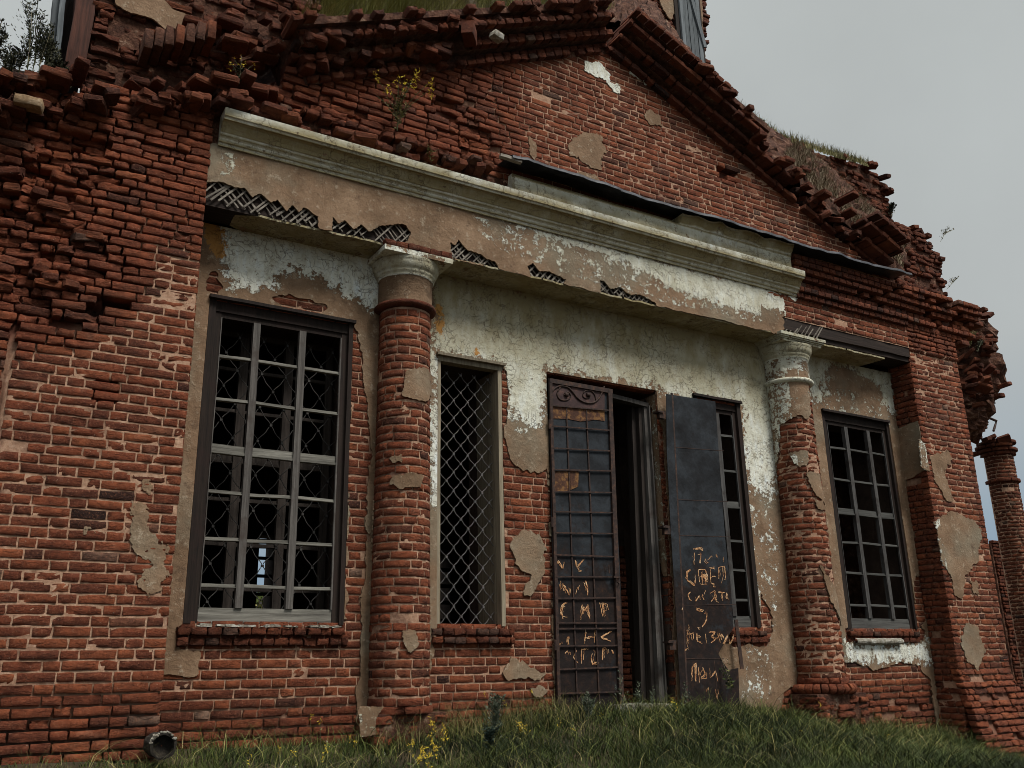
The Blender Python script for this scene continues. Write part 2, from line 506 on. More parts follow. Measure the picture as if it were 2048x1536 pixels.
CH = 0.0778
class Bricks:
    def __init__(s): s.L = []
    def add(s, u0, u1, v0, v1, d=0.0, rough=1.0, rnd=None, dep=.11, tilt=1.0):
        s.L.append((u0, u1, v0, v1, d, rough, (random.betavariate(6, 5.2) if random.random() < .88 else random.random()) if rnd is None else rnd, dep, tilt))
    def arrays(s, fn):
        A = np.array(s.L); n = len(A)
        u0, u1, v0, v1, d, ro, rnd, dep, tl = A.T
        NU, NV = 6, 5
        e = .0018 + .0014 * rng.random(n) + .0022 * np.clip(ro - 1.2, 0, 2)
        W = u1 - u0; H = v1 - v0
        fu = np.stack([0 * W, e / W, .34 + 0 * W, .67 + 0 * W, 1 - e / W, 1 + 0 * W], 1)
        fv = np.stack([0 * H, e / H, .5 + 0 * H, 1 - e / H, 1 + 0 * H], 1)
        Uu = (u0[:, None] + W[:, None] * fu)[:, :, None] + np.zeros((n, NU, NV))
        Vv = (v0[:, None] + H[:, None] * fv)[:, None, :] + np.zeros((n, NU, NV))
        D = np.zeros((n, NU, NV)) + d[:, None, None]
        ring = np.zeros((NU, NV), bool); ring[0] = ring[-1] = True; ring[:, 0] = ring[:, -1] = True
        D -= ring * e[:, None, None]
        D += rng.normal(0, .0009, D.shape) * (ro[:, None, None] ** 1.6)
        J = .0013 * ro[:, None, None]
        Uu += rng.normal(0, 1, D.shape) * J; Vv += rng.normal(0, 1, D.shape) * J * .8
        # tilt
        cu = (u0 + u1)[:, None, None] / 2; cv = (v0 + v1)[:, None, None] / 2
        ta = rng.normal(0, .005, n)[:, None, None] * tl[:, None, None]; tb = rng.normal(0, .010, n)[:, None, None] * tl[:, None, None]
        tr = rng.normal(0, .005, n)[:, None, None] * tl[:, None, None]
        D += (Uu - cu) * ta + (Vv - cv) * tb
        Vv = Vv + (Uu - cu) * tr
        # chipped corners / edges
        for (iu, iv) in ((0, 0), (0, NV - 1), (NU - 1, 0), (NU - 1, NV - 1)):
            ch = (rng.random(n) < .16 * np.clip(ro, .5, 3)) * rng.random(n) * .018 * np.clip(ro, .6, 1.6)
            D[:, iu, iv] -= ch
            su = 1 if iu == 0 else -1; sv = 1 if iv == 0 else -1
            Uu[:, iu, iv] += su * ch * .9; Vv[:, iu, iv] += sv * ch * .6
            D[:, iu + su, iv + sv] -= ch * .5
            D[:, iu + su, iv] -= ch * .6
        eb = (rng.random(n) < .22) * rng.random(n) * .012 * ro
        kk = rng.integers(1, NU - 1, n)
        D[np.arange(n), kk, NV - 1] -= eb; D[np.arange(n), kk, 0] -= eb * rng.random(n)
        Vv[np.arange(n), kk, NV - 1] -= eb * .8
        front = fn(Uu, Vv, D)                                  # n,NU,NV,3
        idx = [(i, 0) for i in range(NU)] + [(NU - 1, j) for j in range(1, NV)] + [(i, NV - 1) for i in range(NU - 2, -1, -1)] + [(0, j) for j in range(NV - 2, 0, -1)]
        ii = np.array([a for a, b in idx]); jj = np.array([b for a, b in idx])
        back = fn(Uu[:, ii, jj], Vv[:, ii, jj], D[:, ii, jj] * 0 + (d - dep)[:, None])
        nf = NU * NV; nb = len(idx)
        V = np.concatenate([front.reshape(n, nf, 3), back], 1)
        F = []
        for i in range(NU - 1):
            for j in range(NV - 1):
                F.append((i * NV + j, (i + 1) * NV + j, (i + 1) * NV + j + 1, i * NV + j + 1))
        for k in range(nb):
            a = idx[k]; b_ = idx[(k + 1) % nb]
            F.append((a[0] * NV + a[1], nf + k, nf + (k + 1) % nb, b_[0] * NV + b_[1]))
        F = np.array(F)
        nv = nf + nb
        Fa = (F[None] + (np.arange(n) * nv)[:, None, None]).reshape(-1, 4)
        return V.reshape(-1, 3), Fa, np.repeat(rnd, nv)
class Acc:
    """collects brick batches into one mesh"""
    def __init__(s): s.V = []; s.F = []; s.R = []; s.n = 0
    def put(s, br, fn):
        if not br.L: return
        V, F, R_ = br.arrays(fn)
        s.V.append(V); s.F.append(F + s.n); s.R.append(R_); s.n += len(V)
    def build(s, name, m, parent, label=None):
        o = link(name, np.concatenate(s.V), np.concatenate(s.F), m, parent, {'rnd': np.concatenate(s.R)}, False)
        if label: o['label'] = label
        return o

def lay(fn_keep, u0, u1, v0, v1, clip=None, holes=(), damage=None, dep=.11, header=False, rough=1.0, ch=CH, rnd=None, d0=0.0, miss=.0015):
    """courses of bricks; fn_keep(u,v)->bool, clip(v)->(left,right), damage(u,v)->(missing prob, recess, roughness)"""
    B = Bricks(); v = v0; k = 0
    while v < v1 - .02:
        L, R_ = clip(v + ch / 2) if clip else (u0, u1)
        u = L - random.uniform(0, .25); long_ = random.random() < .5
        g = .0105
        while u < R_:
            wdt = .118 if (header or not long_) else .246
            wdt += random.uniform(-.006, .006)
            a, b = max(u, L), min(u + wdt, R_)
            u += wdt + g; long_ = not long_
            if random.random() < .12: long_ = not long_
            if b - a < .03: continue
            pieces = [(a, b)]
            vc = v + ch / 2
            for (h0, h1, w0, w1) in holes:
                if w0 < vc < w1:
                    q = []
                    for (p0, p1) in pieces:
                        if p1 <= h0 or p0 >= h1: q.append((p0, p1)); continue
                        if h0 - p0 > .03: q.append((p0, h0))
                        if p1 - h1 > .03: q.append((h1, p1))
                    pieces = q
            for (p0, p1) in pieces:
                c = (p0 + p1) / 2
                if fn_keep is not None and not fn_keep(c, vc): continue
                pm, rc, rr = damage(c, vc) if damage else (0, 0, 0)
                if random.random() < pm + miss: continue
                dd = random.gauss(0, .0009) - rc * random.random() ** 1.6 + d0
                r_ = rough + rr * 1.5
                if random.random() < .04 + rr * .20:
                    dd -= random.uniform(.000, .0035); r_ += 1.3
                ww = vnoise(c, vc * .3, 3.0) * .012 - .006 + random.gauss(0, .001)      # courses wander slightly
                B.add(p0, p1 - .003, v + ww + .0, v + ch - .0155 + ww + random.uniform(-.002, .002), dd, r_, rnd, dep, 1 + rr * 3)
        v += ch; k += 1
    return B

def sheet(name, fn, us, vs, field, thick, m, parent, attrs, disp=None, label=None):
    """plaster coat cut by marching squares where field > 0"""
    UU, VV = np.meshgrid(us, vs, indexing='ij')
    Fd = field(UU, VV)
    nu, nv = UU.shape
    D = (disp(UU, VV) if disp else 0 * UU)
    pos = fn(UU, VV, D).reshape(-1, 3)
    at = {k: f(UU, VV).ravel() for k, f in attrs.items()}
    ins = Fd > 0
    full = ins[:-1, :-1] & ins[1:, :-1] & ins[1:, 1:] & ins[:-1, 1:]
    any_ = ins[:-1, :-1] | ins[1:, :-1] | ins[1:, 1:] | ins[:-1, 1:]
    ci, cj = np.nonzero(full)
    g = lambda i, j: i * nv + j
    faces = [tuple(r) for r in np.stack([g(ci, cj), g(ci + 1, cj), g(ci + 1, cj + 1), g(ci, cj + 1)], 1).tolist()]
    V = pos.tolist(); extra = {k: [] for k in attrs}; cache = {}; n0 = len(V)
    Uf = UU.ravel(); Vf = VV.ravel(); Df = D.ravel(); Ff = Fd.ravel()
    newuv = []
    def cut(a, b):
        key = (min(a, b), max(a, b))
        if key in cache: return cache[key]
        t = Ff[a] / (Ff[a] - Ff[b])
        newuv.append((Uf[a] + (Uf[b] - Uf[a]) * t, Vf[a] + (Vf[b] - Vf[a]) * t, Df[a] + (Df[b] - Df[a]) * t))
        for k in attrs: extra[k].append(at[k][a] + (at[k][b] - at[k][a]) * t)
        cache[key] = n0 + len(newuv) - 1
        return cache[key]
    skirt = []
    bi, bj = np.nonzero(any_ & ~full)
    for i, j in zip(bi.tolist(), bj.tolist()):
        c = [i * nv + j, (i + 1) * nv + j, (i + 1) * nv + j + 1, i * nv + j + 1]
        poly = []; cuts = []
        for k in range(4):
            a, b = c[k], c[(k + 1) % 4]
            if Ff[a] > 0: poly.append(a)
            if (Ff[a] > 0) != (Ff[b] > 0):
                q = cut(a, b); poly.append(q); cuts.append(q)
        if len(poly) >= 3: faces.append(tuple(poly))
        if len(cuts) == 2: skirt.append(tuple(cuts))
        elif len(cuts) == 4: skirt += [(cuts[0], cuts[1]), (cuts[2], cuts[3])]
    if newuv:
        nu_ = np.array(newuv)
        V += fn(nu_[:, 0], nu_[:, 1], nu_[:, 2]).tolist()
        base = len(V)
        V += fn(nu_[:, 0], nu_[:, 1], nu_[:, 2] - thick).tolist()
        off = base - n0
        for a, b in skirt: faces.append((a, b, b + off, a + off))
    A = {k: np.concatenate([at[k], extra[k], extra[k]]) for k in attrs}
    # drop unused vertices
    used = np.zeros(len(V), bool)
    for f in faces: used[list(f)] = True
    if not used.any(): return None
    mp = np.cumsum(used) - 1
    V = np.array(V)[used]; A = {k: v_[used] for k, v_ in A.items()}
    faces = [tuple(mp[list(f)].tolist()) for f in faces]
    o = link(name, V, faces, m, parent, A)
    if label: o['label'] = label
    return o

def patches(fn, polys, step, amp, ns, thick, parent, attrs, disp, m=None, bias=0.0, pad=.12):
    for p in polys:
        p = np.asarray(p); a0, b0 = p.min(0) - pad; a1, b1 = p.max(0) + pad
        sheet('plaster_patch', fn, lines(a0, a1, step), lines(b0, b1, step), lambda u, v: sdf(u, v, p) + fbm2(u, v, ns) * amp + bias, thick, m or M_PLASTER, parent, attrs, disp)
def backing(name, fn, us, vs, keep, d, m, parent, deep=None, noise=.006, dscale=.075):
    UU, VV = np.meshgrid(us, vs, indexing='ij')
    dp = deep(UU, VV) if deep else 0 * UU
    D = -d - dp * dscale + fbm(UU, VV, .22, 3) * noise * .38 + (fbm(UU, VV, .16, 3)) * .03 * np.clip(dp, 0, 1) + rng.normal(0, .0012, UU.shape)
    pos = fn(UU, VV, D).reshape(-1, 3)
    c = keep((UU[:-1, :-1] + UU[1:, 1:]) / 2, (VV[:-1, :-1] + VV[1:, 1:]) / 2)
    ci, cj = np.nonzero(c); nv = UU.shape[1]
    F = np.stack([ci * nv + cj, (ci + 1) * nv + cj, (ci + 1) * nv + cj + 1, ci * nv + cj + 1], 1)
    return link(name, pos, F, m, parent, {'deep': dp.ravel()}, True)
def lines(a, b, step, extra=()):
    n = max(2, int((b - a) / step)); L = list(np.linspace(a, b, n))
    for e in extra:
        if a < e < b: L.append(e)
    L = sorted(L); q = [L[0]]
    for x in L[1:]:
        if x - q[-1] > 1e-4: q.append(x)
    return np.array(q)
zero = lambda u, v: 0 * u - 1.0

# ------------------------------------------------------------------ ground
BX = np.array([-40, -3, .5, 2.3, 3.2, 4.66, 5.23, 6.3, 7.5, 8.3, 9.5, 10.9, 12.2, 16, 60])
BZ = np.array([.3, .95, 1.14, 1.08, 1.07, 1.17, 1.24, 1.25, 1.17, 1.10, .93, .82, .68, .45, -.5])
def tz(x, y):
    x = np.asarray(x, float); y = np.asarray(y, float)
    b = np.interp(x, BX, BZ)
    o = np.clip(-y, 0, 60)
    z = b - .155 * np.minimum(o, 9) - .03 * np.maximum(o - 9, 0) - .10 * np.clip(x - 9, 0, 3) * np.clip(o, 0, 1.5)
    z = z + fbm(x, y, 1.1, 4) * .055 * np.clip(o * 2, .2, 1)
    r = np.hypot(x - 6, y)
    return z * np.clip(1 - (r - 40) / 200, 0, 1) - np.clip(r - 60, 0, 400) * .004
xs = np.concatenate([np.linspace(-900, -40, 12), np.linspace(-38, -3, 14), np.linspace(-2.8, 15, 130), np.linspace(16, 45, 20), np.linspace(50, 900, 12)])
ys = np.concatenate([np.linspace(-900, -40, 10), np.linspace(-36, -6, 14), np.linspace(-5.8, .2, 60), np.linspace(.5, 40, 24), np.linspace(50, 900, 12)])
XX, YY = np.meshgrid(xs, ys, indexing='ij')
ZZ = tz(XX, YY)
ny = len(ys); ci, cj = np.meshgrid(np.arange(len(xs) - 1), np.arange(ny - 1), indexing='ij'); ci = ci.ravel(); cj = cj.ravel()
gF = np.stack([ci * ny + cj, (ci + 1) * ny + cj, (ci + 1) * ny + cj + 1, ci * ny + cj + 1], 1)
link('ground', np.stack([XX, YY, ZZ], -1).reshape(-1, 3), gF, M_SOIL, None, None, True, 'structure')

# ------------------------------------------------------------------ the church
CH_ = thing('brick_church', 'ruined red brick church front with peeling plaster, two columns and a broken pediment', 'church', (0, 0, 0))
LW = (1.70, 3.07, 2.05, 4.90)
MW = (3.99, 4.75, 2.05, 4.72)
DR = (5.31, 6.84, 1.18, 4.74)
SWN = (7.40, 8.17, 2.06, 4.76)
RWN = (9.66, 11.02, 2.06, 4.87)
HOLES = [LW, MW, DR, SWN, RWN]
XL, XR = 1.30, 11.24
SOF = 5.62
PW = plane_y(0.0)
# areas of the porch wall where the plaster has come off (outlines in photo pixels on the wall plane)
OFF = [P(q) for q in (
    [(704, 640), (716, 668), (724, 720), (730, 790), (734, 840), (742, 900), (738, 1000), (732, 1120), (724, 1250), (716, 1400), (712, 1530), (300, 1530), (322, 1345), (395, 1348), (402, 1300), (352, 1290), (345, 1247), (690, 1240)],
    [(1003, 850), (1020, 930), (1045, 942), (1078, 948), (1097, 928), (1112, 1480), (735, 1540), (742, 1420), (860, 1420), (864, 1262), (1010, 1262)],
    [(1003, 735), (1012, 740), (1016, 800), (1012, 850), (1002, 860)],
    [(1460, 1240), (1536, 1238), (1545, 1262), (1532, 1292), (1462, 1292)],
    [(1520, 1190), (1545, 1235), (1540, 1262), (1520, 1250)],
    [(1640, 1325), (1706, 1322), (1728, 1332), (1750, 1341), (1775, 1334), (1800, 1326), (1838, 1332), (1858, 1362), (1872, 1440), (1880, 1500), (1500, 1520), (1560, 1420), (1572, 1380)],
    [(1828, 1150), (1846, 1150), (1852, 1240), (1838, 1262), (1828, 1250)],
    [(1690, 1258), (1850, 1258), (1846, 1282), (1690, 1286)],
    [(1316, 830), (1324, 860), (1334, 1000), (1345, 1200), (1352, 1420), (1334, 1420), (1320, 1100)],
    [(546, 598), (575, 592), (600, 600), (632, 606), (650, 615), (640, 628), (610, 626), (575, 618)],
    [(415, 545), (436, 540), (442, 575), (425, 588), (410, 580)],
)]
ON = [P(q) for q in (
    [(1020, 1090), (1045, 1062), (1075, 1070), (1092, 1095), (1088, 1140), (1068, 1190), (1050, 1190), (1060, 1150), (1030, 1130)],
    [(1000, 1345), (1020, 1312), (1045, 1325), (1070, 1340), (1095, 1345), (1085, 1360), (1010, 1360)],
    [(1058, 1375), (1085, 1365), (1100, 1385), (1080, 1402), (1062, 1395)],
    [(735, 930), (748, 930), (742, 1100), (735, 1260), (726, 1450), (712, 1450), (722, 1250), (730, 1100)],
)]
def wall_off(u, v):
    return poly_any(u, v, OFF)
def wall_field(u, v):
    f = -wall_off(u, v)
    f = np.maximum(f, poly_any(u, v, ON))
    f = f + fbm2(u, v, .2) * .05
    for h in HOLES:
        f = np.minimum(f, -box_sdf(u, v, (h[0] - .005, h[1] + .005, h[2] - .09, h[3] + .005)))
    return f
WHITE = [P(q) for q in (
    [(425, 440), (765, 480), (770, 600), (735, 620), (700, 590), (640, 560), (590, 545), (560, 560), (520, 580), (470, 582), (450, 540), (440, 500)],
    [(860, 540), (1560, 680), (1560, 930), (1540, 1000), (1490, 960), (1480, 812), (1330, 790), (1310, 775), (1092, 742), (1092, 800), (1080, 850), (1040, 860), (1010, 800), (1004, 735), (878, 705), (880, 1000), (862, 1010)],
    [(1600, 690), (1790, 740), (1800, 830), (1780, 830), (1755, 770), (1700, 735), (1660, 730), (1640, 800), (1610, 800)],
    [(1695, 1285), (1850, 1290), (1858, 1325), (1690, 1322)],
)]
WHITE2 = [P(q) for q in (
    [(1480, 940), (1545, 960), (1560, 1100), (1540, 1400), (1480, 1400), (1500, 1200)],
    [(1600, 760), (1790, 800), (1780, 850), (1640, 830)],
)]
OCH = [P(q) for q in ([(864, 615), (880, 612), (890, 650), (884, 672), (868, 668)], [(408, 440), (440, 445), (450, 500), (430, 520), (410, 500)],
                      [(950, 700), (962, 712), (945, 712)])]
def white_f(u, v):
    a = poly_any(u, v, WHITE)
    b = poly_any(u, v, WHITE2)
    return np.maximum(np.clip(a, -.5, .30), np.where(b > 0, -.055, -.5))
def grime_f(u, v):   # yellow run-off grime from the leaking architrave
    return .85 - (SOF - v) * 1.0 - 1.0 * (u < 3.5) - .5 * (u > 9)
ochre_f = lambda u, v: np.clip(poly_any(u, v, OCH), -.4, .1)

def wall_damage(u, v):
    pm, rc, rr = 0, 0, 0
    if v < 1.35: pm, rc, rr = .01, .010, .5
    if 9 < u and v < 1.3: pm, rc, rr = .06, .022, 1.0
    return pm, rc, rr
def keep_wall(u, v):
    return float(wall_field(np.array([u]), np.array([v]))[0]) < .09
hol = [(h[0], h[1], h[2] - .0, h[3]) for h in HOLES]
B = lay(keep_wall, XL, XR, .45, SOF, holes=hol, damage=wall_damage)
A = Acc(); A.put(B, PW)
# plinth course stepping out under column one and rough footing under column two
wall = A.build('porch_wall', M_BRICK, CH_, 'brick wall of the porch behind the columns, mostly under peeling plaster')
us = lines(XL, XR, .03, [h[0] for h in HOLES] + [h[1] for h in HOLES]); vs = lines(.4, SOF, .03, [h[2] for h in HOLES] + [h[3] for h in HOLES])
def keep_bk(u, v):
    k = np.ones(u.shape, bool)
    for h in HOLES: k &= ~(box_sdf(u, v, h) > 0)
    return k
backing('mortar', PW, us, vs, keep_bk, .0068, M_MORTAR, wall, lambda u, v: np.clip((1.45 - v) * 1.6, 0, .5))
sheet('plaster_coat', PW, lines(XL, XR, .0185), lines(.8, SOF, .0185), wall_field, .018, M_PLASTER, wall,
      {'white': white_f, 'grime_shade': grime_f, 'ochre': ochre_f}, lambda u, v: .014 + fbm(u, v, .5, 4) * .007)

# reveals through the wall thickness and the dark room behind
rv = MB()
for h in HOLES:
    x0, x1, z0, z1 = h
    for k in range(6):
        pass
    rv.box(x0 - .06, x0 - .001, .03, .75, z0 - .05, z1 + .05); rv.box(x1 + .001, x1 + .06, .03, .75, z0 - .05, z1 + .05)
    rv.box(x0, x1, .03, .75, z1 + .001, z1 + .06); rv.box(x0, x1, .03, .75, z0 - .06, z0 - .001)
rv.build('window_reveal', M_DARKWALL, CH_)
ib = MB()
YB = 10.0
ib.box(-.2, 0, .5, YB, .2, 7); ib.box(12.2, 12.4, .5, YB, .2, 7); ib.box(-.2, 12.4, .5, YB, 6.6, 6.9)
ib.box(-.2, 12.4, .76, YB, .9, 1.1)
sx0, sx1, sz0, sz1 = 5.14, 5.42, 2.83, 4.30
tx0, tx1, tz0, tz1 = 9.05, 9.30, 2.75, 4.10
ib.box(-.2, sx0, YB, YB + .5, 1.1, 6.6); ib.box(tx1, 12.4, YB, YB + .5, 1.1, 6.6); ib.box(sx1, tx0, YB, YB + .5, 1.1, 6.6)
ib.box(sx0, sx1, YB, YB + .5, 1.1, sz0); ib.box(sx0, sx1, YB, YB + .5, sz1, 6.6)
ib.box(tx0, tx1, YB, YB + .5, 1.1, tz0); ib.box(tx0, tx1, YB, YB + .5, tz1, 6.6)
for (a, b, c, d_) in ((0, LW[0], 0, 7), (LW[1], MW[0], 0, 7), (MW[1], DR[0], 0, 7), (DR[1], SWN[0], 0, 7), (SWN[1], RWN[0], 0, 7), (RWN[1], 12.2, 0, 7)):
    ib.box(a, b, .5, .74, .9, 6.6)
for h in HOLES:
    ib.box(h[0], h[1], .5, .74, h[3] + .05, 6.6); ib.box(h[0], h[1], .5, .74, .9, h[2] - .06)
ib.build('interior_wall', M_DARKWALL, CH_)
gb = MB()
for k in range(4): gb.box(sx0, sx1, YB - .02, YB + .02, sz0 + .34 * (k + 1) - .03, sz0 + .34 * (k + 1) + .03)
for k in range(3): gb.box(tx0, tx1, YB - .02, YB + .02, tz0 + .34 * (k + 1) - .04, tz0 + .34 * (k + 1) + .04)
gb.build('far_window_bars', M_CASING, CH_)

# ------------------------------------------------------------------ left pier and the broken wall beside it
YP = -.45
PP = plane_y(YP)
PLX = 1.50
DMG_L = [P(q, YP) for q in ([(-60, 640), (30, 600), (110, 600), (175, 560), (165, 480), (190, 430), (165, 380), (150, 300), (165, 235), (150, 150), (-60, 120)],
                            [(160, 560), (200, 520), (170, 430), (215, 360), (230, 300), (170, 230), (140, 300)])]
HOLE_L = [P(q, YP) for q in ([(165, 270), (222, 285), (220, 312), (165, 300)], [(160, 605), (205, 612), (203, 632), (160, 625)], [(225, 528), (262, 536), (258, 552), (222, 545)],
                             [(222, 595), (260, 602), (258, 620), (222, 612)], [(200, 770), (225, 772), (225, 790), (200, 788)], [(20, 310), (100, 318), (98, 352), (20, 345)])]
def dmgL(u, v):
    q = np.array([u]), np.array([v])
    if float(poly_any(*q, HOLE_L)[0]) > 0: return 1, 0, 0
    s = float(poly_any(*q, DMG_L)[0])
    if s > 0: return .12, .06, 1.7
    if s > -.25: return .03, .010, 1.0
    if v > 5.9: return .05, .025, 1.1
    if v > 4.6: return .012, .006, .7
    if v < 1.5: return .004, .006, .4
    return .003, .001, .2
def deepL(u, v):
    s = poly_any(u, v, DMG_L)
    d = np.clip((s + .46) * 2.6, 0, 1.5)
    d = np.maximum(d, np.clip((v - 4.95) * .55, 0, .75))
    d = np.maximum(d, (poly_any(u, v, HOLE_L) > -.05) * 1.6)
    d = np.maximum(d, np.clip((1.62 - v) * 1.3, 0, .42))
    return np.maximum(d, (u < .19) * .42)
pltop = lambda u: 6.42 + .18 * np.clip((u - .3) / 1.2, 0, 1) - .35 * np.clip((.42 - u) / .3, 0, 1)
clipL = lambda v: (.205 if v < 4.25 else .33 + .10 * math.sin(v * 9), PLX + (.012 if v > 5.86 else 0))
Bp = lay(lambda u, v: v < pltop(u), .1, PLX, .6, 6.75, clip=clipL, damage=dmgL, rough=1.25)
A = Acc(); A.put(Bp, PP)
# left wall beyond the pier groove, set back, badly broken above
PB = plane_y(YP + .045)
Bb = lay(None, -1.6, .165, .6, 6.5, clip=lambda v: (-1.6, .165 if v < 4.25 else .34 + .10 * math.sin(v * 9)), damage=dmgL, rough=1.5,
         )
Bb.L = [b for b in Bb.L if b[2] < 6.22 + .12 * math.sin(b[0] * 5)]
A.put(Bb, PB)
def in_dmg(u, v): return float(poly_any(np.array([u]), np.array([v]), DMG_L)[0]) > -.12 or v > 5.9
for yy_, th_p in ((YP + .095, .0), (YP + .19, .1)):
    B2 = lay(lambda u, v: in_dmg(u, v) and v < float(pltop(np.array(u))) - .04 and random.random() > th_p, -1.6, PLX - .1, 3.2, 6.6, damage=lambda u, v: (.08, .05, 1.6), rough=2.0)
    A.put(B2, plane_y(yy_))
# right-hand return of the pier
Br = lay(None, YP + .02, .0, .6, 6.5, rough=1.2)
A.put(Br, lambda u, v, d: np.stack([PLX + d + 0 * u, u + 0 * v, v + 0 * u], -1))
pierL = A.build('pier', M_BRICK, CH_, 'left brick pier, broken ragged at its upper left')
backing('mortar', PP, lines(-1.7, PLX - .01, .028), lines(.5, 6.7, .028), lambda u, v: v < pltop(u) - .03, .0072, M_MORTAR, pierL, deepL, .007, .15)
tb = MB(); tb.box(-1.7, PLX - .03, YP + .22, 0.5, .4, 6.38); tb.build('wall_core', M_RUBBLE, pierL)
SMEAR = [P(q, YP) for q in ([(265, 1000), (290, 1010), (300, 1060), (335, 1100), (335, 1160), (295, 1190), (275, 1170), (300, 1130), (270, 1100), (262, 1060)],
                            [(170, 1055), (200, 1060), (195, 1068), (172, 1066)], [(285, 960), (310, 975), (300, 985), (288, 975)])]
patches(PP, SMEAR, .010, .055, .07, .012, pierL,
      {'white': zero, 'grime_shade': zero, 'ochre': zero}, lambda u, v: .004 + fbm(u, v, .1, 3) * .006)

# ------------------------------------------------------------------ right pier
YR = -.37
PRX, PRR = 11.20, 12.32
PR = plane_y(YR); RL = plane_x(PRX)
dmgR = lambda u, v: (.05, .022, 1.2) if v < 1.5 else ((.02, .010, .8) if v > 5.6 else (.005, .002, .4))
A = Acc()
def bat(v): return np.clip(1.55 - v, 0, 1) * .32          # battered foot
A.put(lay(None, PRX, PRR, .4, 6.28, clip=lambda v: (PRX - float(bat(np.array(v))) * .3, PRR + float(bat(np.array(v))) * .5), damage=dmgR, rough=1.2),
      lambda u, v, d: np.stack([u + 0 * v, YR - d - bat(v) - .03 * (v > 5.87), v + 0 * u], -1))
A.put(lay(None, YR, -.005, .4, 6.28, damage=dmgR, rough=1.2), lambda u, v, d: np.stack([PRX - d - bat(v) * .3 + 0 * u, u + 0 * v, v + 0 * u], -1))
A.put(lay(None, YR, 1.2, .4, 6.28, damage=dmgR, rough=1.2), lambda u, v, d: np.stack([PRR + d + bat(v) * .5 + 0 * u, u + 0 * v, v + 0 * u], -1))
# stepping brick cornice wrapping the pier
steps = [(6.20, .04), (6.28, .09), (6.36, .06), (6.44, .12), (6.52, .17), (6.60, .21), (6.68, .24)]
for z, o in steps:
    A.put(lay(lambda u, v: True, PRX - .02, PRR + .3 + o, z, z + CH - .005, header=True, dep=.30, rough=1.6, miss=.07, d0=o), PR)
    A.put(lay(lambda u, v: True, YR - o, .3, z, z + CH - .005, header=True, dep=.25, rough=1.4, miss=.1, d0=o - .02), RL)
# loose ragged end of the cornice hanging out to the right
for k in range(34):
    z = 6.12 + (k % 9) * .078
    u = PRR - .05 + random.random() * (.62 - abs(z - 6.55) * .9)
    Bq = Bricks(); Bq.add(u, u + .2, z, z + .068, .0, 2.2, dep=.25, tilt=3)
    A.put(Bq, plane_y(YR - random.uniform(-.35, .12)))
pierR = A.build('pier', M_BRICK, CH_, 'right brick pier with patches of tan plaster')
backing('mortar', lambda u, v, d: np.stack([u + 0 * v, YR - d - bat(v) - .03 * (v > 5.87), v + 0 * u], -1), lines(PRX + .01, PRR, .03), lines(.3, 6.7, .03),
        lambda u, v: u < 99, .008, M_MORTAR, pierR, lambda u, v: np.clip((1.7 - v) * 1.5, 0, .6) + .5 * (v > 5.9))
backing('mortar', lambda u, v, d: np.stack([PRX - d - bat(v) * .3 + 0 * u, u + 0 * v, v + 0 * u], -1), lines(YR, .02, .03), lines(.3, 6.7, .03), lambda u, v: u < 99, .014, M_MORTAR, pierR,
        lambda u, v: .25 + 0 * u)
tb = MB(); tb.box(PRX + .05, PRR - .03, YR + .06, 1.3, .2, 6.75); tb.build('wall_core', M_RUBBLE, pierR)
PPR = [P(q, YR) for q in ([(1868, 1040), (1900, 1022), (1945, 1040), (1962, 1060), (1955, 1120), (1930, 1150), (1925, 1200), (1908, 1190), (1900, 1150), (1885, 1130), (1876, 1080)],
                          [(1930, 1245), (1955, 1255), (1968, 1300), (1955, 1340), (1935, 1325), (1922, 1290)],
                          [(1860, 915), (1895, 900), (1905, 920), (1885, 940), (1905, 1000), (1890, 1005), (1870, 960)],
                          [(1838, 880), (1850, 885), (1858, 940), (1842, 938)], [(1940, 1165), (1955, 1160), (1958, 1185), (1945, 1190)])]
patches(PR, PPR, .011, .05, .12, .014, pierR,
      {'white': lambda u, v: -.22 + .2 * (u < PRX + .09), 'grime_shade': zero, 'ochre': zero}, lambda u, v: .010 + fbm(u, v, .3, 3) * .006)
RET = [np.array([UX(a, b, PRX) for a, b in q]) for q in ([(1786, 862), (1836, 840), (1852, 940), (1815, 960), (1800, 965), (1795, 900)],)]
sheet('plaster_patch', RL, lines(YR - .012, 0, .013), lines(2.0, 5.4, .013), lambda u, v: poly_any(u, v, RET) + fbm(u, v, .12, 4) * .02, .012, M_PLASTER, pierR,
      {'white': lambda u, v: -.2 + 0 * u, 'grime_shade': zero, 'ochre': zero}, lambda u, v: .008 + fbm(u, v, .3, 3) * .004)

# ------------------------------------------------------------------ frieze (architrave): brick, beam, lath, plaster, soffit
YF = -.40
PF = plane_y(YF)
FT = 6.205
A = Acc()
A.put(lay(lambda u, v: u > 8.2, 8.2, PRX, 5.90, 6.24, rough=1.1, damage=lambda u, v: (.012, .001, .3)), PF)
frz = A.build('frieze', M_BRICK, CH_, 'long frieze above the columns, plastered left, bare brick at its right end')
backing('mortar', PF, lines(8.1, PRX, .03), lines(5.88, 6.3, .03), lambda u, v: u < 99, .009, M_MORTAR, frz, lambda u, v: .0 + 0 * u)
bm = MB()
bm.bar((PLX + .02, YF + .20, 5.745), (PRX + .02, YF + .20, 5.80), .24, .30, seg=30, j=.004)
bm.bar((8.7, YF + .045, 5.80), (PRX, YF + .05, 5.82), .15, .06, seg=12, j=.006)
bm.build('wood_beam', M_BEAM, frz)
fb = MB(); fb.box(PLX, 8.3, YF + .03, -.02, 5.87, 6.5); fb.build('frieze_core', M_RUBBLE, frz)
lt = MB()
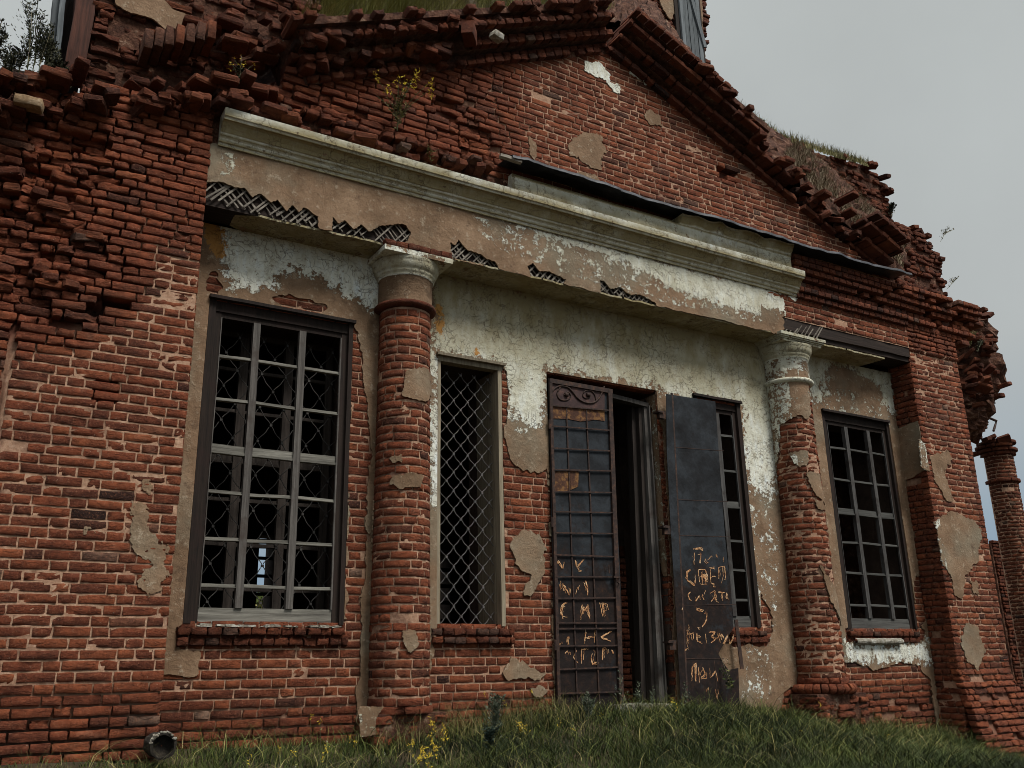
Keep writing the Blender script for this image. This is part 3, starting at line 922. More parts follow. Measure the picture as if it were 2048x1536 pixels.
for s_, y_ in ((1, .018), (-1, .032)):
    u = PLX - .3
    while u < 9.3:
        a_ = random.uniform(.3, 1)
        z0_, z1_ = 5.625, 6.0
        u0_, u1_ = u, u + s_ * (z1_ - z0_) * (.85 + random.uniform(-.05, .05))
        if min(u0_, u1_) > PLX - .28 and random.random() < .85:
            lt.bar((u0_, YF + y_, z0_ + random.uniform(0, .05)), (u1_ + random.uniform(-.03, .03), YF + y_ + random.uniform(0, .012), z1_), random.uniform(.010, .020), .007, random.random())
        u += .066 + random.uniform(-.012, .012)
lt.build('lath', M_LATH, frz)
LATH = [P(q, YF) for q in (
    [(405, 360), (440, 360), (470, 371), (492, 374), (505, 392), (520, 384), (542, 402), (556, 396), (572, 420), (585, 402), (598, 420), (606, 408), (640, 432), (640, 470), (400, 430)],
    [(664, 428), (676, 444), (690, 436), (708, 456), (722, 446), (740, 462), (756, 448), (775, 446), (812, 446), (826, 466), (818, 486), (770, 500), (660, 470)],
    [(896, 474), (908, 488), (916, 476), (930, 494), (938, 500), (960, 505), (975, 516), (990, 520), (1000, 540), (900, 520)],
    [(1052, 530), (1066, 522), (1078, 540), (1100, 540), (1135, 560), (1120, 580), (1060, 560)],
    [(1196, 556), (1210, 560), (1222, 574), (1240, 572), (1262, 588), (1280, 586), (1312, 604), (1318, 625), (1200, 590)],
    [(1572, 585), (1588, 600), (1604, 625), (1620, 680), (1560, 680), (1562, 640)])]
FRCUT = U(1572, 600, YF)[0]
def frieze_field(u, v):
    zb = 5.625 + .02 * fbm(u, u * 0, .3, 2)
    f = np.minimum(v - zb, FT + .02 - v)
    edge = 9.02 - (6.2 - v) * .55
    f = np.minimum(f, edge - u)
    zig = np.abs(((u + v) / .055) % 1 - .5) * .022 - .006          # the coat broke along the laths
    f = np.minimum(f, -poly_any(u, v, LATH) + zig + .016)
    return f + fbm(u, v, .10, 4) * .016 + fbm2(u, v, .2) * .14 * np.clip((u - 8.3) / .4, 0, 1)
FWH = [P(q, YF) for q in ([(1000, 440), (1240, 500), (1600, 592), (1600, 650), (1400, 600), (1330, 575), (1290, 545), (1200, 510), (1100, 480)], )]
FWP = [P(q, YF) for q in ([(940, 430), (1600, 592), (1620, 660), (1540, 650), (1250, 590), (1000, 500), (950, 460)], [(440, 300), (490, 310), (480, 360), (440, 350)])]
def fw(u, v):
    return np.maximum(np.clip(poly_any(u, v, FWH) * 1.6, -.4, .22), np.where(poly_any(u, v, FWP) > 0, -.035, -.3))
sheet('plaster_coat', PF, lines(PLX + .0, 9.1, .0125), lines(5.60, FT + .03, .0125), frieze_field, .016, M_PLASTER, frz,
      {'white': lambda u, v: fw(u, v) - .16 * (u > 8.3) * (v < 6.0), 'grime_shade': lambda u, v: -.15 + 0 * u, 'ochre': zero}, lambda u, v: .006 + fbm(u, v, .5, 4) * .008)
# soffit under the architrave
sfm = lambda u, v, d: np.stack([u + 0 * v, v + 0 * u, SOF - d + 0 * u], -1)
def sof_field(u, v):
    right = 10.55 - .2 * v
    f = np.minimum(np.minimum(v - YF - .005 - .03 * (u < 4), .0 - v + .02), np.minimum(right - u, u - PLX - .22))
    return f + fbm(u, v, .14, 4) * .02 - .10 * np.clip(1 - abs(u - 1.75) / .25, 0, 1)
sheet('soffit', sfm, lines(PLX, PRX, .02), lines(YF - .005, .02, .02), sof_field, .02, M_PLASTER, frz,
      {'white': lambda u, v: .1 + 0 * u, 'grime_shade': lambda u, v: .62 + 0 * u, 'ochre': lambda u, v: -.12 + .05 * (u > 9)}, lambda u, v: fbm(u, v, .4, 4) * .01)

# ------------------------------------------------------------------ cornice
mold = [(.00, 6.205), (.022, 6.205), (.024, 6.235), (.040, 6.240), (.048, 6.270), (.070, 6.290), (.073, 6.312), (.086, 6.318), (.100, 6.345),
        (.128, 6.385), (.150, 6.398), (.168, 6.398), (.172, 6.415), (.190, 6.425), (.196, 6.500), (.12, 6.503), (.0, 6.503)]
corona = [(.02, 6.505), (.155, 6.508), (.158, 6.66), (.172, 6.672), (.176, 6.69), (.20, 6.705), (.235, 6.77), (.24, 6.80), (.02, 6.80)]
def mould(name, prof, x0, x1, parent, wob, label=None, endtrim=0.0, grime_shade=.4, broken=None):
    us_ = lines(x0, x1, .04); V = []; F = []; at = {'white': [], 'grime_shade': [], 'ochre': []}
    n = len(prof)
    for i, u in enumerate(us_):
        for k, (o, z) in enumerate(prof):
            nzz = float(fbm(np.array(u), np.array(k * .7), .25, 3)) * wob
            zz = z; oo = o
            if broken: oo, zz = broken(u, k, o, z)
            V.append((u + endtrim * (z - 6.2) * (1 if i == len(us_) - 1 else 0), YF - oo + nzz, zz + nzz * .5))
            at['white'].append(.14 if k > 0 else 0); at['ochre'].append(-1)
            at['grime_shade'].append(grime_shade + (.65 if (k > 0 and prof[k][0] - prof[k - 1][0] > .012) else -.35))  # brown stain plus shade under each outward step, put into the colour
    for i in range(len(us_) - 1):
        for k in range(n - 1):
            F.append((i * n + k, (i + 1) * n + k, (i + 1) * n + k + 1, i * n + k + 1))
    F.append(tuple(range(n))); F.append(tuple((len(us_) - 1) * n + k for k in range(n))[::-1])
    return link(name, V, F, M_PLASTER, parent, at)
cor = mould('cornice_moulding', mold, PLX + .07, 9.02, CH_, .006, endtrim=-.35, grime_shade=.12)
cor['label'] = 'long white plaster moulding running along the frieze'
def crn(u, k, o, z):
    if k >= 4:
        t_ = float(fbm(np.array(u), np.array(0.), .18, 3))
        zz = z + (t_ * .05 if 5.5 < u < 8.8 else 0)
        if u < 6.9: return min(o, .10), min(zz, 6.74)
        return o, zz
    return o, z
mould('corona', corona, 4.62, 8.78, cor, .005, endtrim=0, grime_shade=.05, broken=crn)
cb = MB(); cb.box(PLX + .05, 9.5, YF + .02, 0.1, 6.4, 6.78); cb.build('cornice_core', M_RUBBLE, cor)
A = Acc()
# bare brick courses of the cornice right of the moulding
for z, o in ((6.20, .05), (6.28, .085), (6.36, .05), (6.44, .10), (6.52, .145), (6.60, .17), (6.68, .165)):
    x0 = 8.85 if z > 6.5 else 9.04 - (6.5 - z) * .25
    A.put(lay(lambda u, v: True, x0, PRX - .02, z, z + CH - .004, header=True, dep=.3, rough=1.4, miss=.05, d0=o), PF)
# courses above the moulding on the left, where the corona has fallen
for z, o, x1 in ((6.50, .10, 4.62), (6.58, .02, 4.60), (6.66, -.02, 4.5)):
    A.put(lay(lambda u, v: True, PLX - .1, x1, z, z + CH - .004, dep=.3, rough=2.4, miss=.12, d0=o, damage=lambda u, v: (.12, .07, 1.5)), PF)
A.put(lay(lambda u, v: True, 2.3, 4.5, 6.735, 6.81, header=True, dep=.3, rough=2.0, miss=.10, d0=.12, damage=lambda u, v: (.05, .05, 1.)), PF)
A.build('brick_courses', M_BRICK_OLD, cor)
# tin flashing
fl = MB()
uu = np.linspace(4.50, 11.05, 110); nU = len(uu)
rows = [(-.02, .045), (.22, .02), (.27, .0), (.278, -.035)]
for layer in (0, .006):
    for u in uu:
        wv = float(fbm(np.array(u), np.array(2.), .55, 4)) * .030
        sag = -.02 - .035 * max(0, 1 - (u - 4.5) / .5) * 0 + (.05 if u < 4.7 else 0) * (u - 4.5)
        droop = .05 * max(0, (u - 9.2) / 1.8)
        ext = .05 + float(fbm(np.array(u), np.array(7.), .4, 4)) * .055
        for k, (o, dz) in enumerate(rows):
            oo = o + (ext if k else 0)
            fl.v.append((u, YF - oo, 6.83 + dz + wv + sag + droop - layer)); fl.a.append(.5)
n = len(rows); L0 = nU * n
for i in range(nU - 1):
    for k in range(n - 1):
        a = i * n + k
        fl.f.append((a, a + n, a + n + 1, a + 1)); fl.f.append((L0 + a, L0 + a + 1, L0 + a + n + 1, L0 + a + n))
    a = i * n + n - 1; fl.f.append((a, a + n, L0 + a + n, L0 + a))
fl.build('metal_flashing', M_TIN, cor, True)
e = MB(); e.bar((4.38, YF - .26, 6.80), (4.62, YF - .30, 6.77), .035, .05, 1, seg=3, j=.004); e.build('lath_end', M_LATH, cor)

# ------------------------------------------------------------------ pediment wall
AX, AZ, ML, MRR = 6.12, 8.90, .465, .425
ptop = lambda u: np.where(u < AX, AZ - ML * (AX - u), AZ - MRR * (u - AX))
DP = [P(q, YF) for q in ([(860, 180), (960, 210), (1000, 260), (1010, 310), (960, 320), (900, 270), (870, 220)], [(560, 170), (720, 200), (740, 270), (900, 330), (980, 380), (700, 300), (560, 240), (450, 190)],
                         [(1600, 400), (1700, 460), (1640, 450)])]
HP = [P(q, YF) for q in ([(884, 188), (906, 192), (906, 210), (884, 206)], [(1440, 336), (1470, 345), (1468, 360), (1440, 352)])]
def dmgP(u, v):
    q = np.array([u]), np.array([v])
    if float(poly_any(*q, HP)[0]) > 0: return 1, 0, 0
    s = float(poly_any(*q, DP)[0])
    if s > 0: return .07, .06, 1.5
    if u < 4.6: return .015, .018, .9
    return .003, .0015, .2
def keepP(u, v): return v < float(ptop(np.array(u))) + .05 and not (u < 2.1 and v > 6.95)
A = Acc(); A.put(lay(keepP, 1.62, 11.0, 6.72, 8.95, damage=dmgP, rough=1.05), PF)
A.put(lay(lambda u, v: keepP(u, v) and float(poly_any(np.array([u]), np.array([v]), DP)[0]) > -.1, 1.62, 7.0, 6.72, 8.5, damage=lambda u, v: (.05, .03, 1.5), rough=1.8), plane_y(YF + .07))
ped = A.build('pediment_wall', M_BRICK, CH_, 'triangular brick wall of the pediment with a few plaster scraps')
backing('mortar', PF, lines(1.6, 11.15, .03), lines(6.5, 8.95, .03), lambda u, v: v < ptop(u) + .03, .0068, M_MORTAR, ped,
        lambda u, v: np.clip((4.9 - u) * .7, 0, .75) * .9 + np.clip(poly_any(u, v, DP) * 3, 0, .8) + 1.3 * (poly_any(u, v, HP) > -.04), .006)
PPW = [P(q, YF) for q in ([(1135, 292), (1150, 272), (1180, 264), (1205, 272), (1209, 300), (1200, 338), (1180, 338), (1160, 318), (1138, 310)],
                          [(1288, 232), (1300, 222), (1320, 235), (1322, 252), (1300, 252)], [(1170, 125), (1200, 126), (1222, 150), (1218, 165), (1185, 150), (1172, 140)],
                          [(1218, 165), (1235, 170), (1242, 190), (1225, 185)], [(835, 325), (870, 325), (915, 345), (910, 358), (860, 345)], [(1145, 340), (1190, 350), (1200, 365), (1160, 358)],
                          [(1258, 135), (1275, 150), (1300, 168), (1292, 168), (1262, 148)], [(1055, 270), (1075, 285), (1070, 320), (1058, 310)])]
PWHT = [PPW[2], PPW[3], PPW[6]]
patches(PF, PPW, .012, .05, .1, .012, ped,
      {'white': lambda u, v: np.clip(poly_any(u, v, PWHT) * 3 + .12, -.4, .3), 'grime_shade': lambda u, v: -.6 + 0 * u, 'ochre': zero}, lambda u, v: .007 + fbm(u, v, .3, 3) * .004)
cbx = MB()
for k in range(24):
    u0 = 1.7 + k * .385; u1 = u0 + .385; t_ = float(min(ptop(np.array(u0)), ptop(np.array(u1)))) + .1
    cbx.box(u0, u1, YF + .15, .35, 6.4, t_)
cbx.build('wall_core', M_RUBBLE, ped)

# raking cornice: five courses of headers stepping out
rks = {}
for sgn, m_, L_ in ((-1, ML, 4.75), (1, MRR, 5.1)):
    A = Acc()
    for k, o in enumerate((.085, .03, .20, .13, .33, .26, .42)):
        def kp(u, v, sgn=sgn, k=k):
            x = AX + sgn * u * .9
            if sgn < 0:
                if x < 4.05 and k in (0, 1) and random.random() < .25: return False
                if x < 4.05 and k == 2 and random.random() < .15: return False
                if 3.98 < x < 4.14 and k > 1: return False
                if x < 2.35: return False
                if x < 5.2 and k == 6 and random.random() < .5: return False
                return True
            if x < 7.7: return True
            if k <= 2 and x < 8.9: return random.random() < .93
            if x < 8.25 and k < 5: return True
            if k == 0 and x < 9.8: return random.random() < .6
            if x > 10.05 and k > 0 and x < 10.95: return True
            return random.random() < .05
        pf = slope_plane(AX, AZ - .02, m_, sgn, YF)
        Bk = lay(kp, -.02, L_, k * .076, k * .076 + .074, header=(sgn < 0 or k > 4), dep=.34, rough=1.5, miss=.02, d0=o,
                 damage=lambda u, v, s=sgn: (.03, .05, 1.2) if (s < 0 and u > 2.2) else (.0, .02, .5))
        A.put(Bk, pf)
    rks[sgn] = A.build('raking_cornice', M_BRICK_OLD, CH_, 'stepped brick cornice on the left slope, ragged at its lower end' if sgn < 0 else 'stepped brick cornice on the right slope, mostly fallen lower down')
rk = rks[-1]
for sgn, m_ in ((-1, ML), (1, MRR)):
    L_ = math.hypot(1, m_)
    mb = MB(); 
    for k in range(26):
        u0 = k * .16; u1 = u0 + .16
        x = AX + sgn * u0 * .9
        if sgn > 0 and x > 8.2: break
        if sgn < 0 and x < 2.4: break
        fn_ = slope_plane(AX, AZ - .02, m_, sgn, YF + .04)
        for (o, v0_, v1_) in ((.04, .0, .15), (.14, .15, .30), (.27, .30, .45), (.34, .45, .525)):
            q = [tuple(fn_(np.array(a), np.array(b), np.array(c)).tolist()) for (a, b, c) in ((u0, v0_, o), (u1, v0_, o), (u1, v1_, o), (u0, v1_, o), (u0, v0_, -.5), (u1, v0_, -.5), (u1, v1_, -.5), (u0, v1_, -.5))]
            i = len(mb.v); mb.v += q; mb.a += [.5] * 8
            for f in ((0, 1, 2, 3), (5, 4, 7, 6), (1, 5, 6, 2), (4, 0, 3, 7), (3, 2, 6, 7), (4, 5, 1, 0)): mb.f.append(tuple(i + t for t in f))
    mb.build('cornice_core', M_RUBBLE, rks[sgn])

def rubble_bricks(name, pts, parent, n, spread, up=True, label=None, m=M_BRICK_OLD, size=1.0, wildp=.08):
    """tumbled and half tumbled bricks scattered along a 3-D polyline"""
    V = []; F = []; R_ = []; pts = [Vector(p) for p in pts]
    segs = [(pts[i], pts[i + 1]) for i in range(len(pts) - 1)]; Ls = [(b - a).length for a, b in segs]; T = sum(Ls)
    for k in range(n):
        t = random.random() * T; i = 0
        while t > Ls[i] and i < len(Ls) - 1: t -= Ls[i]; i += 1
        a, b = segs[i]; p = a.lerp(b, t / max(Ls[i], 1e-6))
        p = p + Vector([max(-1.6 * q_, min(1.6 * q_, random.gauss(0, q_))) for q_ in spread])
        l_ = random.choice((.10, .115, .12, .12, .17, .24)) * size; w_ = random.choice((.14, .2, .24)) * size; h_ = .062 * size
        wild = 1.0 if random.random() < wildp else .25
        ry = Matrix.Rotation(random.gauss(0, .35 * wild), 3, 'X') @ Matrix.Rotation(random.gauss(0, .3 * wild), 3, 'Y') @ Matrix.Rotation(random.gauss(0, .6 * wild) , 3, 'Z')
        i0 = len(V)
        for sz in (-1, -.6, .6, 1):
            s_ = .93 if abs(sz) == 1 else 1
            for (sx, sy) in ((-1, -.75), (-.88, -1), (.88, -1), (1, -.75), (1, .75), (.88, 1), (-.88, 1), (-1, .75)):
                v_ = Vector((sx * l_ / 2 * s_, sy * w_ / 2 * s_, sz * h_ / 2)) + Vector((random.gauss(0, .004), random.gauss(0, .004), random.gauss(0, .004)))
                V.append(tuple(p + ry @ v_))
        for r_ in range(3):
            for q in range(8):
                F.append((i0 + r_ * 8 + q, i0 + r_ * 8 + (q + 1) % 8, i0 + (r_ + 1) * 8 + (q + 1) % 8, i0 + (r_ + 1) * 8 + q))
        F.append(tuple(i0 + q for q in range(8))[::-1]); F.append(tuple(i0 + 24 + q for q in range(8)))
        R_ += [random.betavariate(2, 2)] * 32
    o = link(name, V, F, m, parent, {'rnd': R_})
    if label: o['label'] = label
    return o
def rt(x): return float(ptop(np.array(x)))
rubble_bricks('broken_courses', [(2.2, YF - .18, rt(2.2) + .34), (4.0, YF - .2, rt(4.0) + .40), (5.6, YF - .25, rt(5.6) + .47)], rk, 38, (.02, .07, .02))
rubble_bricks('broken_courses', [(2.1, YF - .05, rt(2.1) + .15), (3.9, YF - .10, rt(3.9) + .16)], rk, 16, (.02, .05, .03))
rubble_bricks('broken_courses', [(8.3, YF - .15, rt(8.3) + .32), (10.1, YF - .05, rt(10.1) + .12)], rks[1], 44, (.03, .09, .05))
rubble_bricks('broken_courses', [(7.3, YF - .3, rt(7.3) + .5), (8.3, YF - .22, rt(8.3) + .42)], rks[1], 12, (.02, .05, .015))

# ------------------------------------------------------------------ masses above and behind
def mass(name, poly, y, label, m=M_BRICK_OLD, dm=(.05, .06, 1.2), core=.5, deep=.45, ptch=None, ret=None, cd=.05):
    po = np.array(poly); fn = plane_y(y)
    u0, v0 = po.min(0); u1, v1 = po.max(0)
    def kp(u, v): return float(sdf(np.array([u]), np.array([v]), po)[0]) > -.02 + random.uniform(-.03, .02)
    A = Acc(); A.put(lay(kp, u0, u1, v0, v1, damage=lambda u, v: dm, rough=1.5), fn)
    A.put(lay(lambda u, v: kp(u, v) and fbm(np.array(u), np.array(v), .5, 3) > -.15, u0, u1, v0, v1, damage=lambda u, v: (.1, .04, 1.5), rough=1.8), plane_y(y + .09))
    o = A.build(name, m, CH_, label)
    backing('mortar', fn, lines(u0, u1, .035), lines(v0, v1, .035), lambda u, v: sdf(u, v, po) > .035, .014, M_MORTAR, o, lambda u, v: deep + 0 * u + fbm(u, v, .5, 3) * .3, .006, .13)
    c = MB(); cx, cz = po.mean(0)
    c.prism([(cx + (a - cx) * (1 - cd), cz + (b - cz) * (1 - cd)) for a, b in poly][::-1], lambda u, v, d: (u, y + cd - d, v), core)
    # prism extrudes towards -d; flip to run backwards
    c.v = [(x, y + cd + abs(yy - (y + cd)), z) for x, yy, z in c.v]
    c.build('wall_core', M_RUBBLE, o)
    return o
# left attic wall above the left pier
YA = -.22
atL = mass('attic_wall', [tuple(U(a, b, YA)) for a, b in ((158, 235), (168, 150), (182, 60), (196, -60), (640, -60), (640, 70), (600, 85), (480, 120), (430, 150), (300, 240))], YA, 'broken brick wall above the left pier with a grey plaster patch', dm=(.09, .10, 1.7), core=.7, deep=.7)
AP = [P(q, YA) for q in ([(228, -20), (310, -20), (345, 20), (405, 42), (402, 62), (330, 58), (300, 38), (262, 26), (232, 8)],)]
sheet('plaster_patch', plane_y(YA), lines(.4, 1.7, .014), lines(7, 7.9, .014), lambda u, v: poly_any(u, v, AP) + fbm(u, v, .1, 4) * .025, .02, M_PLASTER, atL,
      {'white': lambda u, v: -.25 + 0 * u, 'grime_shade': zero, 'ochre': zero}, lambda u, v: .015 + fbm(u, v, .3, 3) * .006)
# a row of soldier bricks jutting out, and ragged ledges above the left pier
A = Acc()
for k in range(7):
    x, z = U(300 + k * 21, 62 - k * 3.0, -.62)
    Bq = Bricks(); Bq.add(x - .035, x + .035, z - .17, z + .02, .0, 1.6, rnd=random.choice((.5, .8, .93)), dep=.30, tilt=2); A.put(Bq, plane_y(-.62))
A.build('soldier_course', M_BRICK_OLD, atL)
def ledge(pts, y, n, sp, parent=atL): return rubble_bricks('broken_courses', [(U(a, b, y)[0], y, U(a, b, y)[1]) for a, b in pts], parent, n, sp)
ledge([(150, 240), (260, 165), (420, 165), (560, 190)], -.46, 20, (.03, .08, .03))
ledge([(180, 190), (300, 205), (470, 205), (500, 232)], -.50, 16, (.03, .05, .03))
ledge([(300, 95), (480, 95), (640, 110)], -.38, 18, (.03, .06, .03))
ledge([(380, 60), (520, 40), (640, 60)], -.26, 20, (.04, .07, .04))
ledge([(-40, 165), (60, 170), (160, 150)], -.42, 22, (.03, .08, .02), pierL)
ledge([(-40, 230), (60, 225), (150, 215)], -.46, 14, (.04, .06, .03), pierL)
ledge([(-40, 330), (60, 400), (150, 480), (120, 590)], -.36, 16, (.10, .02, .12), pierL)
ledge([(430, 190), (560, 240), (740, 290), (960, 345)], -.43, 34, (.03, .05, .03), ped)
tm = MB()
p0 = U(128, 135, -.1); p1 = U(112, -80, -.1)
def pl(a, b, y): q = U(a, b, y); return (q[0], y, q[1])
tm.bar(pl(100, 110, .1), pl(128, -90, .1), .07, .2, .2, seg=4, j=.01)
tm.bar(pl(110, 130, .0), pl(138, -90, .0), .045, .1, 1, seg=4, j=.01)
tm.build('timber_post', M_BOARD, atL)
tm = MB(); tm.bar(pl(145, 160, -.1), pl(183, -90, -.1), .16, .2, .6, seg=6, j=.012); tm.build('timber_post', M_BARK, atL, label='red brown splintered timber post beside the attic wall')
tm = MB(); tm.box(.13, .42, .12, .5, 6.3, 8.2); tm.build('dark_gap_fill', M_CASING, atL)  # near-black block fills the gap, its shade put in as colour

# tower behind
YT = 1.2
tw = mass('tower_wall', [tuple(U(a, b, YT)) for a, b in ((560, 200), (560, -160), (1402, -160), (1407, 0), (1414, 100), (1424, 210), (1250, 230))], YT, 'tower wall rising behind the pediment with a boarded window', dm=(.03, .03, .9), core=1.2, deep=.35, cd=.03)
TP = [P(q, YT) for q in ([(1312, -20), (1345, -20), (1348, 20), (1340, 40), (1325, 20)], [(1330, 40), (1350, 60), (1352, 80), (1338, 66)], [(1396, -30), (1401, -30), (1409, 150), (1398, 150)],
                         [(995, -20), (1040, -20), (1000, 20)])]
patches(plane_y(YT), TP, .03, .05, .2, .02, tw,
      {'white': lambda u, v: -.25 + 0 * u, 'grime_shade': zero, 'ochre': zero}, lambda u, v: .018 + 0 * u)
q0, q1 = U(1347, 0, YT), U(1392, 0, YT)
wn = MB(); wn.box(q0[0] - .02, q1[0] + .05, YT - .035, YT + .2, 9.9, 13.5); wf_ = wn.build('window', M_CASING, tw, label='boarded window high on the tower')
bd = MB(); nb = 5
for k in range(nb):
    a = q0[0] + .06 + (q1[0] - q0[0] - .06) * k / nb
    bd.box(a, a + (q1[0] - q0[0] - .06) / nb - .012, YT - .06 - random.random() * .01, YT - .037, 9.92, 13.3, random.random(), .004)
bd.build('board', M_BOARD, wf_)
dg = MB(); dg.bar((q0[0] + .2, YT - .08, 12.6), (q1[0] + .02, YT - .08, 11.2), .07, .03, .6); dg.build('brace', M_BOARD, wf_)

# right attic masses
mB1 = mass('attic_wall', [tuple(U(a, b, .25)) for a, b in ((1400, 175), (1440, 195), (1500, 240), (1560, 278), (1600, 290), (1660, 308), (1740, 332), (1770, 358), (1776, 400), (1790, 445), (1700, 500), (1560, 400), (1450, 330))], .25,
           'brick attic wall behind the right slope with grass on top', dm=(.07, .07, 1.3), core=.8, deep=.6)
mB2 = mass('attic_wall', [tuple(U(a, b, -.02)) for a, b in ((1690, 470), (1790, 438), (1815, 448), (1852, 470), (1872, 500), (1888, 545), (1896, 590), (1880, 640), (1790, 600), (1720, 520))], -.02,
           'lower rounded brick shoulder above the right pier', dm=(.09, .07, 1.5), core=.8, deep=.7)
ledge([(1420, 186), (1500, 258), (1600, 304), (1730, 342)], .36, 26, (.02, .08, .012), mB1)
ledge([(1560, 330), (1640, 420), (1720, 470), (1790, 540)], -.22, 44, (.05, .08, .03), mB1)
ledge([(1752, 352), (1768, 425)], .38, 8, (.01, .08, .05), mB1)
ledge([(1790, 448), (1846, 478), (1874, 560), (1870, 600)], .16, 22, (.01, .08, .02), mB2)
ledge([(1396, 150), (1404, 168), (1412, 184)], .1, 7, (.02, .06, .03), tw)
# rubble slope between rake and attic, holding dry weeds
sl_ = MB()
def hill(pa, ya, pb, yb, parent, nm='rubble_slope', nseg=40, m=M_RUBBLE):
    V = []; F = []; n1 = 14
    for i in range(nseg):
        t = i / (nseg - 1)
        def L3(pp, y):
            k = t * (len(pp) - 1); a = int(min(k, len(pp) - 2)); f = k - a
            x = pp[a][0] * (1 - f) + pp[a + 1][0] * f; yy = pp[a][1] * (1 - f) + pp[a + 1][1] * f
            q = U(x, yy, y); return np.array([q[0], y, q[1]])
        A0, B0 = L3(pa, ya), L3(pb, yb)
        for j in range(n1):
            s = j / (n1 - 1)
            p = A0 * (1 - s) + B0 * s
            p = p + rng.normal(0, .022, 3) + np.array([0, -.05, .05]) * math.sin(s * math.pi) * (.5 + vnoise(p[0], s, .3))
            V.append(tuple(p))
    for i in range(nseg - 1):
        for j in range(n1 - 1):
            F.append((i * n1 + j, (i + 1) * n1 + j, (i + 1) * n1 + j + 1, i * n1 + j + 1))
    return link(nm, V, F, m, parent, None, False)
hill([(1440, 215), (1560, 330), (1680, 440), (1810, 560)], -.50, [(1430, 180), (1570, 275), (1660, 330), (1800, 470)], .22, mB1)
hill([(560, 90), (800, 95), (930, 80), (1210, 35)], -.30, [(560, -40), (800, -50), (1000, -60), (1210, -60)], .95, tw, m=M_SOIL)
hill([(1210, 40), (1300, 60), (1440, 215)], -.30, [(1210, -60), (1300, 0), (1425, 165)], 1.15, tw)

